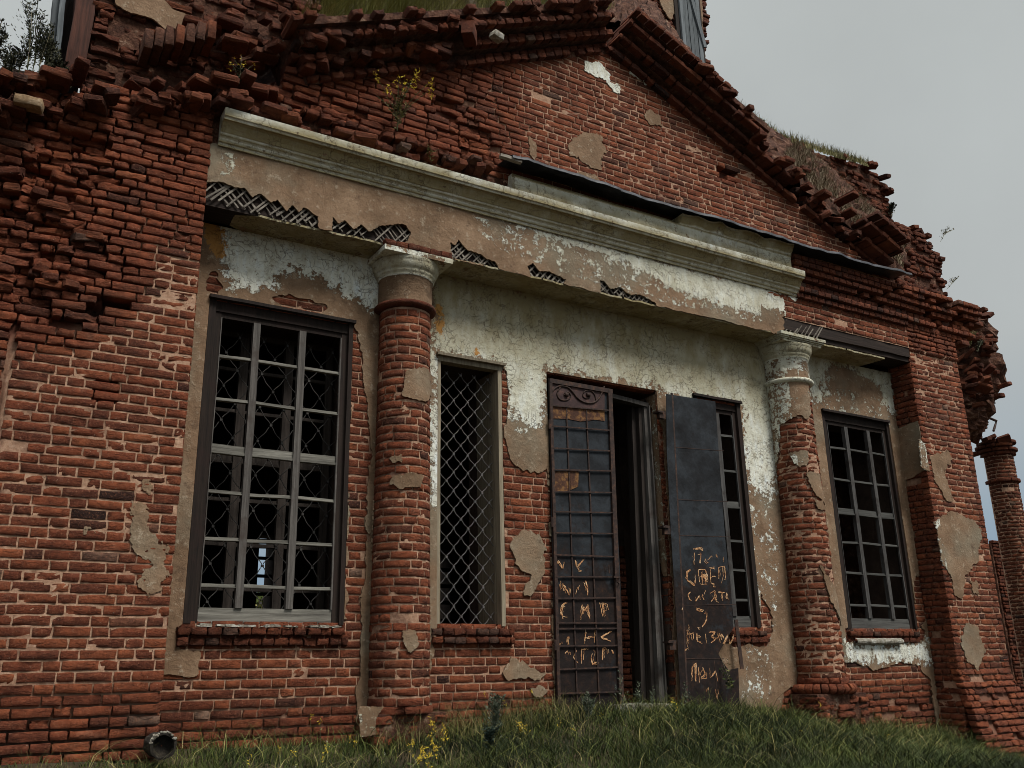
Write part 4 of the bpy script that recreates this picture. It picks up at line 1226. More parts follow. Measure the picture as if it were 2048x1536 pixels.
# ------------------------------------------------------------------ columns
COLS = [(3.567, -.12, .268, 'left brick column, plaster only at its neck, capital chipped'), (8.945, -.12, .285, 'right brick column with tan plaster on its upper half')]
def UC(px, py, c):
    cx, cy, r, _ = c
    d = ray(px, py); o = CAM - np.array([cx, cy, 0])
    a = d[0] ** 2 + d[1] ** 2; b = 2 * (o[0] * d[0] + o[1] * d[1]); cc = o[0] ** 2 + o[1] ** 2 - r * r
    ds = b * b - 4 * a * cc
    t = (-b - math.sqrt(max(ds, 0))) / (2 * a)
    p = CAM + d * t
    return (math.atan2(p[0] - cx, -(p[1] - cy)) * r, p[2])
colobj = []
for ci_, c in enumerate(COLS):
    cx, cy, r, lab = c
    fn = cyl(cx, cy, r)
    taper = lambda u, v, d, fn=fn: fn(u, v, d + .02 * np.clip((4.2 - v) / 3, 0, 1) - .012)
    ua = math.radians(118) * r
    zt, zb_ = (5.03, 1.36) if ci_ == 0 else (5.02, 1.40)
    dmc = (lambda u, v: (.003, .002, .5)) if ci_ == 0 else (lambda u, v: (.012, .010, 1.1))
    A = Acc(); A.put(lay(None, -ua, ua, zb_, zt, damage=dmc, rough=.9, dep=.09), taper)
    sh = A.build('column', M_BRICK, CH_, lab)
    backing('mortar', taper, lines(-ua, ua, .02), lines(zb_, zt, .03), lambda u, v: u < 99, .0092 if ci_ == 0 else .0125, M_MORTAR, sh, lambda u, v: .0 + 0 * u, .003)
    # plaster on the shaft
    if ci_ == 0:
        pol = [[(805, 790), (812, 742), (840, 732), (862, 745), (868, 790), (850, 800), (820, 796)], [(778, 968), (785, 950), (830, 945), (846, 952), (838, 972), (800, 978)],
               [(778, 915), (800, 910), (806, 922), (785, 926)], [(806, 1262), (830, 1262), (834, 1290), (820, 1304), (808, 1290)], [(735, 1000), (748, 1000), (742, 1120), (735, 1120)]]
        po = [np.array([UC(a, b, c) for a, b in q]) for q in pol]
        wht = lambda u, v: -.3 + 0 * u
    else:
        pol = [[(1520, 750), (1616, 745), (1622, 830), (1612, 838), (1600, 830), (1580, 838), (1560, 850), (1556, 900), (1552, 1000), (1556, 1060), (1530, 1060)],
               [(1580, 905), (1615, 902), (1618, 925), (1600, 935), (1585, 925)], [(1612, 945), (1640, 950), (1650, 1010), (1630, 990)], [(1640, 1130), (1700, 1200), (1700, 1250), (1660, 1200)],
               [(1630, 1000), (1645, 1000), (1650, 1020), (1635, 1018)]]
        po = [np.array([UC(a, b, c) for a, b in q]) for q in pol]
        wht = lambda u, v: -.10 + .12 * (u < -.22) - .1 * (v < 4.0)
    patches(taper, po, .010, .032, .08, .014, sh, {'white': wht, 'grime_shade': lambda u, v: -.5 + 0 * u, 'ochre': zero}, lambda u, v: .012 + fbm(u, v, .2, 3) * .004, pad=.04)
    # neck and capital
    fu = lines(-math.pi * r, math.pi * r, .02); 
    prof = [(0, 5.10), (.0, 5.36), (.012, 5.365), (.022, 5.38), (.022, 5.392), (.035, 5.40), (.045, 5.418), (.042, 5.43), (.058, 5.438), (.078, 5.462), (.092, 5.492), (.094, 5.51), (.10, 5.515), (.10, 5.545)]
    prof = [(a_ * .70, b_) for a_, b_ in prof]
    V = []; F = []; n = 60; at = {'white': [], 'grime_shade': [], 'ochre': []}
    for k, (o_, z_) in enumerate(prof):
        for q in range(n):
            an = 2 * math.pi * q / n
            w_ = float(fbm(np.array(an * .5), np.array(z_), .12, 3)) * .006
            V.append((cx + (r + o_ + w_) * math.sin(an), cy - (r + o_ + w_) * math.cos(an), z_))
            if ci_ == 0: wv = -.16 if k < 2 else .12
            else: wv = .02 if k < 2 else .14
            at['white'].append(wv); at['grime_shade'].append(.25 if k > 2 else -.6); at['ochre'].append(-1)
    for k in range(len(prof) - 1):
        for q in range(n): F.append((k * n + q, k * n + (q + 1) % n, (k + 1) * n + (q + 1) % n, (k + 1) * n + q))
    cap = link('capital', V, F, M_PLASTER, sh, at, True)
    # astragal ring
    ast = MB(); ast.lathe(cx, cy, [(r - .02, 5.035), (r + .012, 5.04), (r + .036, 5.055), (r + .042, 5.075), (r + .03, 5.095), (r - .0, 5.105), (r - .03, 5.105)], 48)
    if ci_ == 0:
        ro = ast.build('neck_ring', M_BRICK_OLD, sh, True)
    else:
        ro = link('neck_ring', ast.v, ast.f, M_PLASTER, sh, {'white': [.12] * len(ast.v), 'grime_shade': [-.3] * len(ast.v), 'ochre': [-1] * len(ast.v)}, True)
    # abacus
    hw = .37 if ci_ == 0 else .36
    ab = []
    abk = MB()
    if ci_ == 0:
        abk.box(cx - hw, cx + hw, YF - .045, .0, 5.548, 5.60)
        o_ = link('abacus', abk.v, abk.f, M_PLASTER, cap, {'white': [.06] * 8, 'grime_shade': [-.2] * 8, 'ochre': [-1] * 8})
        Bq = Bricks()
        for k in range(6):
            Bq.add(cx - hw + .01 + k * .121, cx - hw + .125 + k * .121, 5.602, 5.665, random.uniform(-.015, .01), 2.2, dep=.3, tilt=2)
        A = Acc(); A.put(Bq, plane_y(YF - .05)); A.build('abacus_bricks', M_BRICK_OLD, cap)
    else:
        for (g_, z0_, z1_) in ((.0, 5.548, 5.575), (.012, 5.575, 5.592), (.03, 5.592, 5.612), (.045, 5.612, 5.65)):
            abk.box(cx - hw - g_, cx + hw + g_, YF - .03 - g_, .0, z0_, z1_)
        link('abacus', abk.v, abk.f, M_PLASTER, cap, {'white': [.10] * len(abk.v), 'grime_shade': [.1] * len(abk.v), 'ochre': [-1] * len(abk.v)})
    # base
    if ci_ == 0:
        A = Acc(); A.put(lay(None, -ua * 1.1, ua * 1.1, 1.29, 1.37, rough=1.8, dep=.12, d0=.02), taper)
        A.put(lay(None, cx - .34, cx + .36, .75, 1.285, damage=lambda u, v: (.06, .03, 1.2), rough=1.6), plane_y(-.36))
        A.put(lay(None, -.36, 0, .75, 1.285, rough=1.4), plane_x(cx - .34))
        bs = A.build('column_base', M_BRICK, sh)
        kb = MB(); kb.box(cx - .33, cx + .35, -.345, 0, .7, 1.30); kb.build('wall_core', M_RUBBLE, bs)
        stn = np.array([UX(a, b, 0) if 0 else U(a, b, -.37) for a, b in ((716, 1412), (770, 1412), (752, 1440), (752, 1470), (722, 1470))])
        sheet('plaster_patch', plane_y(-.37), lines(3.0, 3.6, .012), lines(.9, 1.4, .012), lambda u, v, s=stn: sdf(u, v, s) + fbm(u, v, .08, 4) * .03, .02, M_PLASTER, bs, {'white': lambda u, v: -.05 + 0 * u, 'grime_shade': lambda u, v: .3 + 0 * u, 'ochre': zero}, lambda u, v: .012 + 0 * u)
    else:
        A = Acc()
        Bq = Bricks(); k = 0; u = -ua
        while u < ua:
            Bq.add(u, u + .058, 1.315, 1.425, random.uniform(-.008, .004), 1.8, dep=.15, tilt=1.5); u += .068
        tor = lambda u_, v_, d: cyl(cx, cy, r)(u_, v_, d + .105 * np.sqrt(np.clip(1 - ((v_ - 1.37) / .068) ** 2, 0, 1)) + .01)
        A.put(Bq, tor)
        A.put(lay(None, -ua, ua, 1.425, 1.50, rough=2, dep=.12, d0=.02), taper)
        A.put(lay(None, cx - .45, cx + .42, .6, 1.31, damage=lambda u, v: (.08, .06, 1.6), rough=2), plane_y(-.44))
        A.put(lay(None, -.44, 0, .6, 1.31, damage=lambda u, v: (.08, .06, 1.6), rough=2), plane_x(cx - .45))
        bs = A.build('column_base', M_BRICK, sh)
        kb = MB(); kb.box(cx - .42, cx + .40, -.41, 0, .5, 1.32); kb.build('wall_core', M_RUBBLE, bs)
    colobj.append(sh)

# sills
def sill(h, y, rows_, parent=CH_, wdt=.05, lab=None, white=False):
    A = Acc()
    for (z0_, z1_, o_, hd) in rows_:
        Bq = Bricks(); u = h[0] - wdt
        while u < h[1] + wdt - .04:
            wd = .105 if hd else .23
            wd *= random.uniform(.85, 1.15)
            if random.random() > .06: Bq.add(u, min(u + wd, h[1] + wdt), z0_ + random.uniform(0, .006), z1_ - random.uniform(0, .008), o_ + random.uniform(-.022, .004), 2.6, rnd=random.choice((.3, .45, .6, .7, .95)), dep=.2, tilt=2); u += wd + .012
        A.put(Bq, plane_y(y))
    return A.build('window_sill', M_BRICK_OLD, parent, lab)

# ------------------------------------------------------------------ windows
def grille(x0, x1, z0, z1, y, sp, lam, parent, r=.0055, m=M_GRILLE, fl=True):
    g = MB(); n = int(round((x1 - x0) / sp))
    for i in range(n + 1):
        xc = x0 + (x1 - x0) * i / n; pts = []
        z = z0
        while z <= z1 + 1e-6:
            ph = ((z - z0) / lam + (.5 if i % 2 else 0)) % 1
            tri = 4 * abs(ph - .5) - 1
            wv = .62 * tri + .38 * math.sin(math.pi / 2 * tri) + .10 * math.sin(6 * math.pi * ph)
            pts.append((min(max(xc + wv * sp * .49, x0 - .01), x1 + .01), y + (.005 if i % 2 else -.005), z)); z += lam / 14
        g.tube(pts, r, 5)
    k = 0; z = z0
    for i in range(n):
        zz = z0 + (lam / 2 if i % 2 == 1 else 0)
        zz = z0 + (0 if i % 2 == 0 else lam / 2)
        while zz < z1:
            xc = x0 + (x1 - x0) * (i + .5) / n
            g.box(xc - .011, xc + .011, y - .013, y + .013, zz - .010, zz + .010)
            zz += lam
    return g.build('grille', m, parent)
def sash(x0, x1, z0, z1, y, cols_, rows_, parent, tr, bottom=.13, th=.045, name='sash', mul=.064, rail=.03, side=.058, mv=None, mh=None, top=.05):
    """uprights cols_ (centres), rails rows_ (centres), tr = index of heavy transom"""
    mv = mv or M_WOODV; mh = mh or M_WOODH
    v = MB()
    sm = MB()
    sm.bar((x0 + side / 2, y, z0), (x0 + side / 2, y, z1), side, th, .5, seg=6, j=.001, up=(0, 1, 0))
    sm.bar((x1 - side / 2, y, z0), (x1 - side / 2, y, z1), side, th, .8, seg=6, j=.001)
    v.bar((x0 + side + .004, y - th * .40, z0 + bottom), (x0 + side + .004, y - th * .40, z1 - top), .008, th * .5, 1, seg=7, j=.0025)
    v.bar((x1 - side - .008, y - th * .42, z0 + bottom), (x1 - side - .008, y - th * .42, z1 - top), .014, th * .5, 1, seg=7, j=.0025)
    for c_ in cols_:
        v.bar((c_, y - .006, z0 + bottom), (c_, y - .006, z1 - top), mul, th + .01, .9, seg=8, j=.0015)
        v.bar((c_ + mul * .28, y - .018, z0 + bottom), (c_ + mul * .28, y - .018, z1 - top), mul * .22, th * .5, .5, seg=8, j=.0015)
    o = v.build(name, mv, parent)
    h = MB()
    h.bar((x0 + side, y + .003, z0 + bottom / 2), (x1 - side, y + .003, z0 + bottom / 2), bottom, th - .008, .9, up=(0, 1, 0), seg=5, j=.001)
    sm.bar((x0 + side, y + .003, z1 - top / 2), (x1 - side, y + .003, z1 - top / 2), top, th - .008, .3, up=(0, 1, 0), seg=5, j=.001)
    sm.build('sash_frame', M_CASING if mv is not M_WOODI else M_WOODI, o)
    h.build('sash_rail', mh, o)
    ed = [x0 + side] + sum([[c_ - mul / 2, c_ + mul / 2] for c_ in cols_], []) + [x1 - side]
    for k, z in enumerate(rows_):
        wd = .085 if k == tr else rail
        h = MB()
        for q in range(0, len(ed), 2):
            dz = random.uniform(-.006, .006)
            h.bar((ed[q], y + .002, z + dz), (ed[q + 1], y + .002, z - dz * .4), wd, th - .012, random.uniform(.7, 1), up=(0, 1, 0), seg=3, j=.0015)
            h.bar((ed[q], y - .014, z + dz - wd * .34), (ed[q + 1], y - .014, z - dz * .4 - wd * .34), wd * .25, th * .5, .55, up=(0, 1, 0), seg=3, j=.001)
        h.build('glazing_bar', mh, o)
    return o
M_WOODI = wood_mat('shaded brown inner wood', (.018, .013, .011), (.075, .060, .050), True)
M_GRD = simple('dull grey iron rod', [(.35, (.02, .018, .017)), (.6, (.055, .052, .048)), (.75, (.04, .025, .018))], 20, .001, .7)
def window(h, lab, rows_, cols_, tr, side_out=.075, left_in=.06, inner=True, grl=(.24, .30), frm=M_CASING, ry=.0, mv=None, mh=None):
    x0, x1, z0, z1 = h
    f = MB()
    f.bar((x0 + side_out / 2, ry + .06, z0), (x0 + side_out / 2, ry + .06, z1), side_out, .13, .5, seg=8, j=.001)
    f.bar((x1 - side_out * .35, ry + .05, z0), (x1 - side_out * .35, ry + .05, z1), side_out * .7, .13, .6, seg=8, j=.001)
    f.bar((x0 + side_out, ry + .07, z1 - .055), (x1 - side_out * .7, ry + .07, z1 - .055), .11, .12, .3, up=(0, 1, 0), seg=8, j=.002)
    f.bar((x0 - .01, ry - .005, z1 + .008), (x1 + .015, ry + .0, z1 + .006), .030, .10, .2, up=(0, 1, 0), seg=8, j=.003)
    wo = f.build('window', frm, CH_, label=lab)
    sash(x0 + side_out, x1 - side_out * .7, z0, z1 - .11, ry + .045, cols_, rows_, wo, tr, mv=mv, mh=mh)
    if inner:
        dz = .0
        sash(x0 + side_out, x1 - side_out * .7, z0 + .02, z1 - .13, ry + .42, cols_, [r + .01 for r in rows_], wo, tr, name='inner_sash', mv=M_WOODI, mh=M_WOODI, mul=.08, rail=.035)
    if grl: grille(x0 + side_out, x1 - side_out, z0 + .03, z1 - .2, ry + .22, grl[0], grl[1], wo, .0042, M_GRD)
    return wo
rowsL = [4.38, 3.98, 3.525, 3.15, 2.75, 2.36]
wL = window(LW, 'large window left of the left column, three panes wide, grey wooden bars', rowsL, [2.145, 2.58], 2, side_out=.060, grl=(.115, .32))
rowsR = [4.39, 3.96, 3.54, 3.14, 2.75, 2.35]
M_WOODV2 = wood_mat('dark grey wood upright', (.020, .018, .018), (.115, .112, .108), True, (.03, .025, .022))
M_WOODH2 = wood_mat('dark grey wood level', (.024, .023, .022), (.14, .14, .13), False)
wR = window((9.66, 11.00, 2.06, 4.86), 'large window right of the right column, three panes wide, dark grey bars', rowsR, [10.135, 10.585], 2, side_out=.055, inner=False, grl=None, mv=M_WOODV2, mh=M_WOODH2)
wS = window(SWN, 'narrow window between the iron shutter and the right column', [4.33, 3.89, 3.48, 3.05, 2.71, 2.37], [7.80], 2, side_out=.08, inner=False, grl=None, mv=M_WOODV2, mh=M_WOODH2)
# narrow window beside the left column: frame and grille only
f = MB()
x0, x1, z0, z1 = MW
f.bar((x0 + .02, .06, z0), (x0 + .02, .06, z1), .035, .12, .9, seg=8, j=.002)
f.bar((x1 - .035, .04, z0), (x1 - .035, .04, z1), .045, .10, .9, seg=8, j=.002)
f.bar((x0, .04, z1 - .03), (x1, .04, z1 - .03), .05, .10, .5, up=(0, 1, 0), seg=6, j=.002)
f.bar((x0 - .02, -.01, z1 + .012), (x1 + .02, -.01, z1 + .01), .028, .09, .2, up=(0, 1, 0), seg=6, j=.003)
M_PALE = wood_mat('old cream painted wood', (.13, .10, .065), (.38, .33, .24), True)
wM = f.build('window', M_PALE, CH_, label='narrow window right of the left column with a wavy diamond iron grille')
jb = MB(); jb.box(x1 - .062, x1 - .002, .10, .45, z0, z1 - .05, .6, .003); jb.build('window_jamb', M_PALE, wM)  # grey wood jamb takes the frame's cream colour so it looks lit
grille(x0 + .045, x1 - .065, z0 + .0, z1 - .10, .13, .0815, .188, wM, .0043)
sill(LW, 0, ((1.955, 2.022, .075, True), (1.87, 1.94, .045, True)), wL, .04)
sill(MW, 0, ((1.96, 2.03, .05, True), (1.885, 1.95, .065, True)), wM, .06)
sill(RWN, 0, ((1.965, 2.03, .05, True), (1.89, 1.955, .035, True)), wR, .02)
sill(SWN, 0, ((1.965, 2.03, .05, True), (1.89, 1.955, .045, True)), wS, .10)
# old whitewash crumbs on the left sill and a rail of plaster under the right window
cr_ = MB()
for k in range(26):
    x = random.uniform(LW[0], LW[1]); s_ = random.uniform(.008, .03)
    cr_.box(x - s_ * 1.6, x + s_ * 1.6, -.07, -.02, 2.024, 2.024 + s_ * .7, .5, .006)
cr_.build('plaster_crumbs', M_CRUST, wL)
pr = MB(); 
prof = [(0.0, 1.865), (.03, 1.87), (.055, 1.885), (.062, 1.905), (.055, 1.93), (.02, 1.945)]
us_ = lines(9.72, 10.6, .05)
for u in us_:
    for o_, z_ in prof: pr.v.append((u, -.02 - o_ + random.gauss(0, .002), z_ + random.gauss(0, .002))); pr.a.append(.5)
for i in range(len(us_) - 1):
    for k in range(len(prof) - 1): a = i * 6 + k; pr.f.append((a, a + 6, a + 7, a + 1))
pr.build('sill_moulding', M_CRUST, wR)

# ------------------------------------------------------------------ door
yL = -.03
def DP3(px, py, y): q = U(px, py, y); return q
dl = MB()
def quadpx(pts, y, t, mb, a=.5):
    mb.prism([U(a_, b_, y) for a_, b_ in pts][::-1], lambda u, v, d: (u, y - d, v), t, a)
dl_poly = [(1096, 757), (1218, 778), (1232, 1000), (1242, 1200), (1247, 1420), (1112, 1425), (1104, 1100)]
quadpx(dl_poly, yL, -.006, dl)
door = dl.build('door_leaf', M_IRON, CH_, label='left iron door leaf, closed, with an iron lattice and a scroll panel')
X = lambda px, py, y=yL: U(px, py, y)
bars = MB()
def bpx(a, b, wd, dp, mb, y=yL, off=.014, aa=.5):
    p = X(*a); q = X(*b); mb.bar((p[0], y - off, p[1]), (q[0], y - off, q[1]), wd, dp, aa, up=(0, 1, 0), seg=4, j=.001)
bpx((1099, 760), (1116, 1410), .035, .03, bars); bpx((1217, 782), (1240, 1408), .055, .04, bars)
bpx((1097, 762), (1222, 784), .05, .035, bars)
bpx((1131, 812), (1153, 1410), .014, .012, bars); bpx((1171, 818), (1197, 1410), .014, .012, bars)
for yl, yr in ((812, 822), (853, 862), (897, 903), (940, 943), (984, 986), (1024, 1026), (1066, 1068), (1110, 1114), (1154, 1154), (1197, 1196), (1246, 1246), (1258, 1257), (1292, 1291), (1339, 1334), (1387, 1383)):
    xl = 1099 + (yl - 760) * .026; xr = 1217 + (yr - 782) * .036
    bpx((xl, yl), (xr, yr), .014, .012, bars, off=.024)
bars.build('door_lattice', M_RUSTD, door)
sc = MB()
def curve_px(pts, mb, r, y, off):
    P3 = []
    for a, b in pts: q = U(a, b, y); P3.append((q[0], y - off, q[1]))
    # Catmull-Rom smoothing
    out_ = []
    for i in range(len(P3) - 1):
        p0, p1, p2, p3 = (Vector(P3[max(i - 1, 0)]), Vector(P3[i]), Vector(P3[i + 1]), Vector(P3[min(i + 2, len(P3) - 1)]))
        for k in range(5):
            t = k / 5
            out_.append(.5 * ((2 * p1) + (-p0 + p2) * t + (2 * p0 - 5 * p1 + 4 * p2 - p3) * t * t + (-p0 + 3 * p1 - 3 * p2 + p3) * t ** 3))
    out_.append(Vector(P3[-1])); mb.tube(out_, r, 6)
cz = lambda pts: [(1060 + a / 4.267, 720 + b / 4.267) for a, b in pts]
curve_px(cz([(175, 310), (190, 260), (240, 228), (310, 235), (355, 275), (400, 330), (460, 365), (530, 368), (580, 330), (610, 270), (625, 230)]), sc, .010, yL, .018)
curve_px(cz([(250, 235), (225, 290), (250, 340), (310, 345), (340, 310), (320, 280), (290, 285), (285, 305)]), sc, .008, yL, .016)
curve_px(cz([(560, 360), (545, 300), (510, 265), (460, 270), (445, 310), (470, 330), (500, 320), (505, 300)]), sc, .008, yL, .016)
for a, b in ((302, 300), (488, 300)):
    q = U(1060 + a / 4.267, 720 + b / 4.267, yL); sc.box(q[0] - .02, q[0] + .02, yL - .035, yL - .005, q[1] - .02, q[1] + .02, .5, .004)
sc.build('scroll_ornament', M_RUSTD, door, True)
rp = MB()
for pts in ([(172, 200), (635, 235), (635, 430), (175, 392)], ):
    quadpx(cz(pts), yL - .009, -.003, rp)
rp.build('scroll_panel', simple('maroon painted iron', [(.3, (.022, .012, .012)), (.55, (.055, .030, .028)), (.72, (.12, .06, .045))], 9, .002, .7), door)
rp = MB()
for pts in ([(175, 392), (635, 430), (635, 522), (560, 510), (430, 525), (330, 505), (175, 498)], [(205, 945), (328, 950), (335, 1118), (210, 1118)], [(340, 945), (415, 950), (410, 1080), (345, 1110)]):
    quadpx(cz(pts), yL - .009, -.003, rp)
cs = lambda pts: [(1080 + a / 4.267, 1080 + b / 4.267) for a, b in pts]
rp.build('rusty_plate', M_RUST, door)
hd = MB()
q = U(1229, 1155, yL); hd.bar((q[0] - .05, yL - .045, q[1]), (q[0] + .03, yL - .045, q[1] + .0), .022, .03); hd.tube([(q[0] - .01, yL - .05, q[1]), (q[0] - .015, yL - .06, q[1] - .05), (q[0] + .01, yL - .06, q[1] - .07), (q[0] + .03, yL - .05, q[1] - .05)], .006, 5)
q = U(1212, 1140, yL); hd.tube([(q[0], yL - .05, q[1] + .05), (q[0], yL - .055, q[1] - .04)], .008, 5)
hd.build('door_latch', M_RUSTD, door)
hg = MB()
for py in (850, 1045, 1290):
    px = 1098 + (py - 760) * .026; q = U(px, py, yL); hg.tube([(q[0] - .02, yL - .02, q[1] - .05), (q[0] - .02, yL - .02, q[1] + .05)], .016, 6)
hg.build('hinge', M_RUSTD, door)
def writing(strokes, y, off, conv, parent, r=.0045):
    mb = MB()
    for st in strokes:
        px = [conv(a, b) for a, b in st]
        for rep in range(random.choice((2, 3, 3, 4))):
            pts = []
            jx, jy = random.gauss(0, 1.4), random.gauss(0, 1.4)
            if random.random() < .25: px = [(a_ + random.gauss(0, .8), b_ + random.gauss(0, .8)) for a_, b_ in px]
            for i in range(len(px) - 1):
                n = max(2, int(math.hypot(px[i + 1][0] - px[i][0], px[i + 1][1] - px[i][1]) / 2))
                for k in range(n):
                    t = k / n; a = px[i][0] * (1 - t) + px[i + 1][0] * t + jx + random.gauss(0, .35); b = px[i][1] * (1 - t) + px[i + 1][1] * t + jy + random.gauss(0, .5)
                    q = U(a, b, y); pts.append((q[0], y - off, q[1]))
            if len(pts) > 1:
                i0 = len(mb.v); n0_ = int(len(pts) * random.choice((0, 0, .2, .4))); n1_ = max(n0_ + 2, int(len(pts) * random.choice((1, 1, .8, .6)))); mb.tube(pts[n0_:n1_], r * random.uniform(.25, 1.1), 4, .5, r * random.uniform(.2, 1.0))
                for kk in range(i0, len(mb.v)):
                    v_ = mb.v[kk]; mb.v[kk] = (v_[0], y - off + (v_[1] - (y - off)) * .25, v_[2])
    return mb.build('scratched_writing', M_SCRATCH, parent)
writing([[(145, 240), (150, 175), (190, 240), (200, 180)], [(295, 168), (310, 228)], [(365, 160), (320, 215), (335, 250), (366, 262)],
         [(175, 350), (180, 440)], [(210, 385), (225, 435), (248, 470), (256, 430), (236, 402)], [(305, 475), (326, 370), (333, 384)], [(385, 350), (400, 400), (404, 480)],
         [(215, 540), (185, 560), (175, 600), (183, 650), (230, 656)], [(218, 548), (192, 568), (184, 605), (190, 640)], [(180, 620), (182, 674)],
         [(345, 670), (350, 550), (375, 600), (405, 555), (425, 665)], [(355, 665), (360, 560)], [(395, 600), (415, 660)],
         [(515, 545), (538, 668)], [(530, 548), (548, 660)], [(515, 545), (565, 555), (570, 600), (540, 615)],
         [(250, 775), (230, 870), (235, 905)], [(182, 875), (184, 905)], [(380, 780), (370, 890)], [(375, 835), (458, 828)], [(468, 780), (455, 890)], [(600, 780), (515, 830), (610, 862)],
         [(225, 972), (243, 940), (256, 976)], [(300, 940), (286, 1010), (318, 1058)], [(350, 1060), (348, 930), (402, 932)], [(430, 940), (452, 962), (432, 1010), (450, 1062), (490, 1040)],
         [(530, 1020), (535, 930), (572, 925)], [(572, 925), (578, 985)], [(608, 930), (626, 982)], [(240, 1405), (244, 1440)]], yL, .0105, lambda a, b: (1080 + a / 4.267, 1080 + b / 4.267), door)

# wooden door frame inside the opening, brick jamb, threshold
fm = MB()
def bp3(a, ya, b, yb, wd, dp, mb, aa=.5, seg=6, j=.002):
    p = U(a[0], a[1], ya); q = U(b[0], b[1], yb); mb.bar((p[0], ya, p[1]), (q[0], yb, q[1]), wd, dp, aa, up=(0, 1, 0), seg=seg, j=j)
bp3((1288, 815), .16, (1320, 1405), .12, .085, .10, fm, 1.0, 8)
bp3((1296, 812), .10, (1332, 1415), .07, .018, .05, fm, 1.0, 8)
bp3((1215, 792), .14, (1292, 812), .14, .05, .10, fm, .3, 6)
dfr = fm.build('door_frame', M_WOODV, CH_, label='weathered grey wooden frame leaning inside the doorway')
fm = MB()
bp3((1275, 815), .20, (1302, 1400), .18, .05, .10, fm, .35, 8)
bp3((1262, 815), .26, (1282, 1400), .26, .06, .10, fm, .2, 8)
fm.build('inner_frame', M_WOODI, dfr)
th_ = MB(); q = U(1225, 1392, .02); th_.box(q[0] - .1, 6.62, -.16, .30, 1.17, 1.285, .8, .006); th_.build('threshold', M_CRUST, dfr)
# inner brick wall glimpsed through the door and an inner door leaf edge
A = Acc(); A.put(lay(None, 6.0, 8.2, 1.2, 3.1, rough=1.5), plane_y(1.35)); A.build('interior_pier', M_BRICK_OLD, CH_)
kb = MB(); kb.box(6.0, 8.2, 1.40, 1.8, 1.1, 6.4); kb.build('interior_pier_core', M_DARKWALL, CH_)
# brick jamb on the right side of the doorway
A = Acc(); A.put(lay(None, .0, .45, 1.2, 4.70, damage=lambda u, v: (.03, .04, 1.2), rough=1.8), lambda u, v, d: np.stack([DR[1] - d + .0 * u, u + 0 * v, v + 0 * u], -1))
jb = A.build('door_jamb', M_BRICK, CH_)
def jfield(u, v): return np.where(v > 2.6, .03, -.04) + fbm(u, v * .6, .22, 4) * .14
sheet('plaster_patch', plane_x(DR[1]), lines(0, .30, .014), lines(1.3, 4.7, .014), jfield, .012, M_PLASTER, jb, {'white': lambda u, v: -.06 + 0 * u, 'grime_shade': lambda u, v: 0 * u, 'ochre': lambda u, v: -.12 + 0 * u}, lambda u, v: .012 + 0 * u)

# right leaf folded open against the wall
yS = -.12
sp_ = [(1332, 788), (1384, 796), (1430, 803), (1440, 950), (1450, 1080), (1462, 1190), (1466, 1256), (1440, 1300), (1436, 1308), (1446, 1325), (1456, 1340), (1476, 1336), (1479, 1420), (1362, 1420), (1352, 1240), (1340, 1040), (1333, 900)]
sh_ = MB(); quadpx(sp_, yS, -.005, sh_)
shut = sh_.build('door_leaf', M_IRON, CH_, label='right iron door leaf folded open against the wall, lower corner torn')
sb = MB()
bpx2 = lambda a, b, wd, dp, off: bpx(a, b, wd, dp, sb, y=yS, off=off)
bpx2((1334, 790), (1364, 1415), .022, .02, -.004); bpx2((1462, 1240), (1474, 1338), .05, .010, -.012)
for yl, yr in ((898, 905), (1002, 1006), (1073, 1076), (1212, 1210), (1318, 1318)):
    xl = 1332 + (yl - 788) * .05; xr = 1430 + (yr - 803) * .075 if yr < 1260 else 1437
    bpx2((xl + 1, yl), (xr - 1, yr), .007, .004, .006)
bpx2((1416, 1320), (1424, 1415), .006, .004, .006)
sb.build('sheet_seam', M_RUSTD, shut)
hg = MB()
for py in (830, 1060, 1290):
    q = U(1326 + (py - 800) * .045, py, yS); hg.box(q[0] - .06, q[0] + .03, yS + .0, yS + .05, q[1] - .045, q[1] + .045, .5, .006); hg.bar((q[0] - .09, yS + .03, q[1] + .03), (q[0] - .01, yS + .03, q[1] + .03), .02, .10)
hg.build('hinge', M_RUSTD, shut)
c7 = lambda a, b: (1300 + a / 4.15, 1060 + b / 4.15)
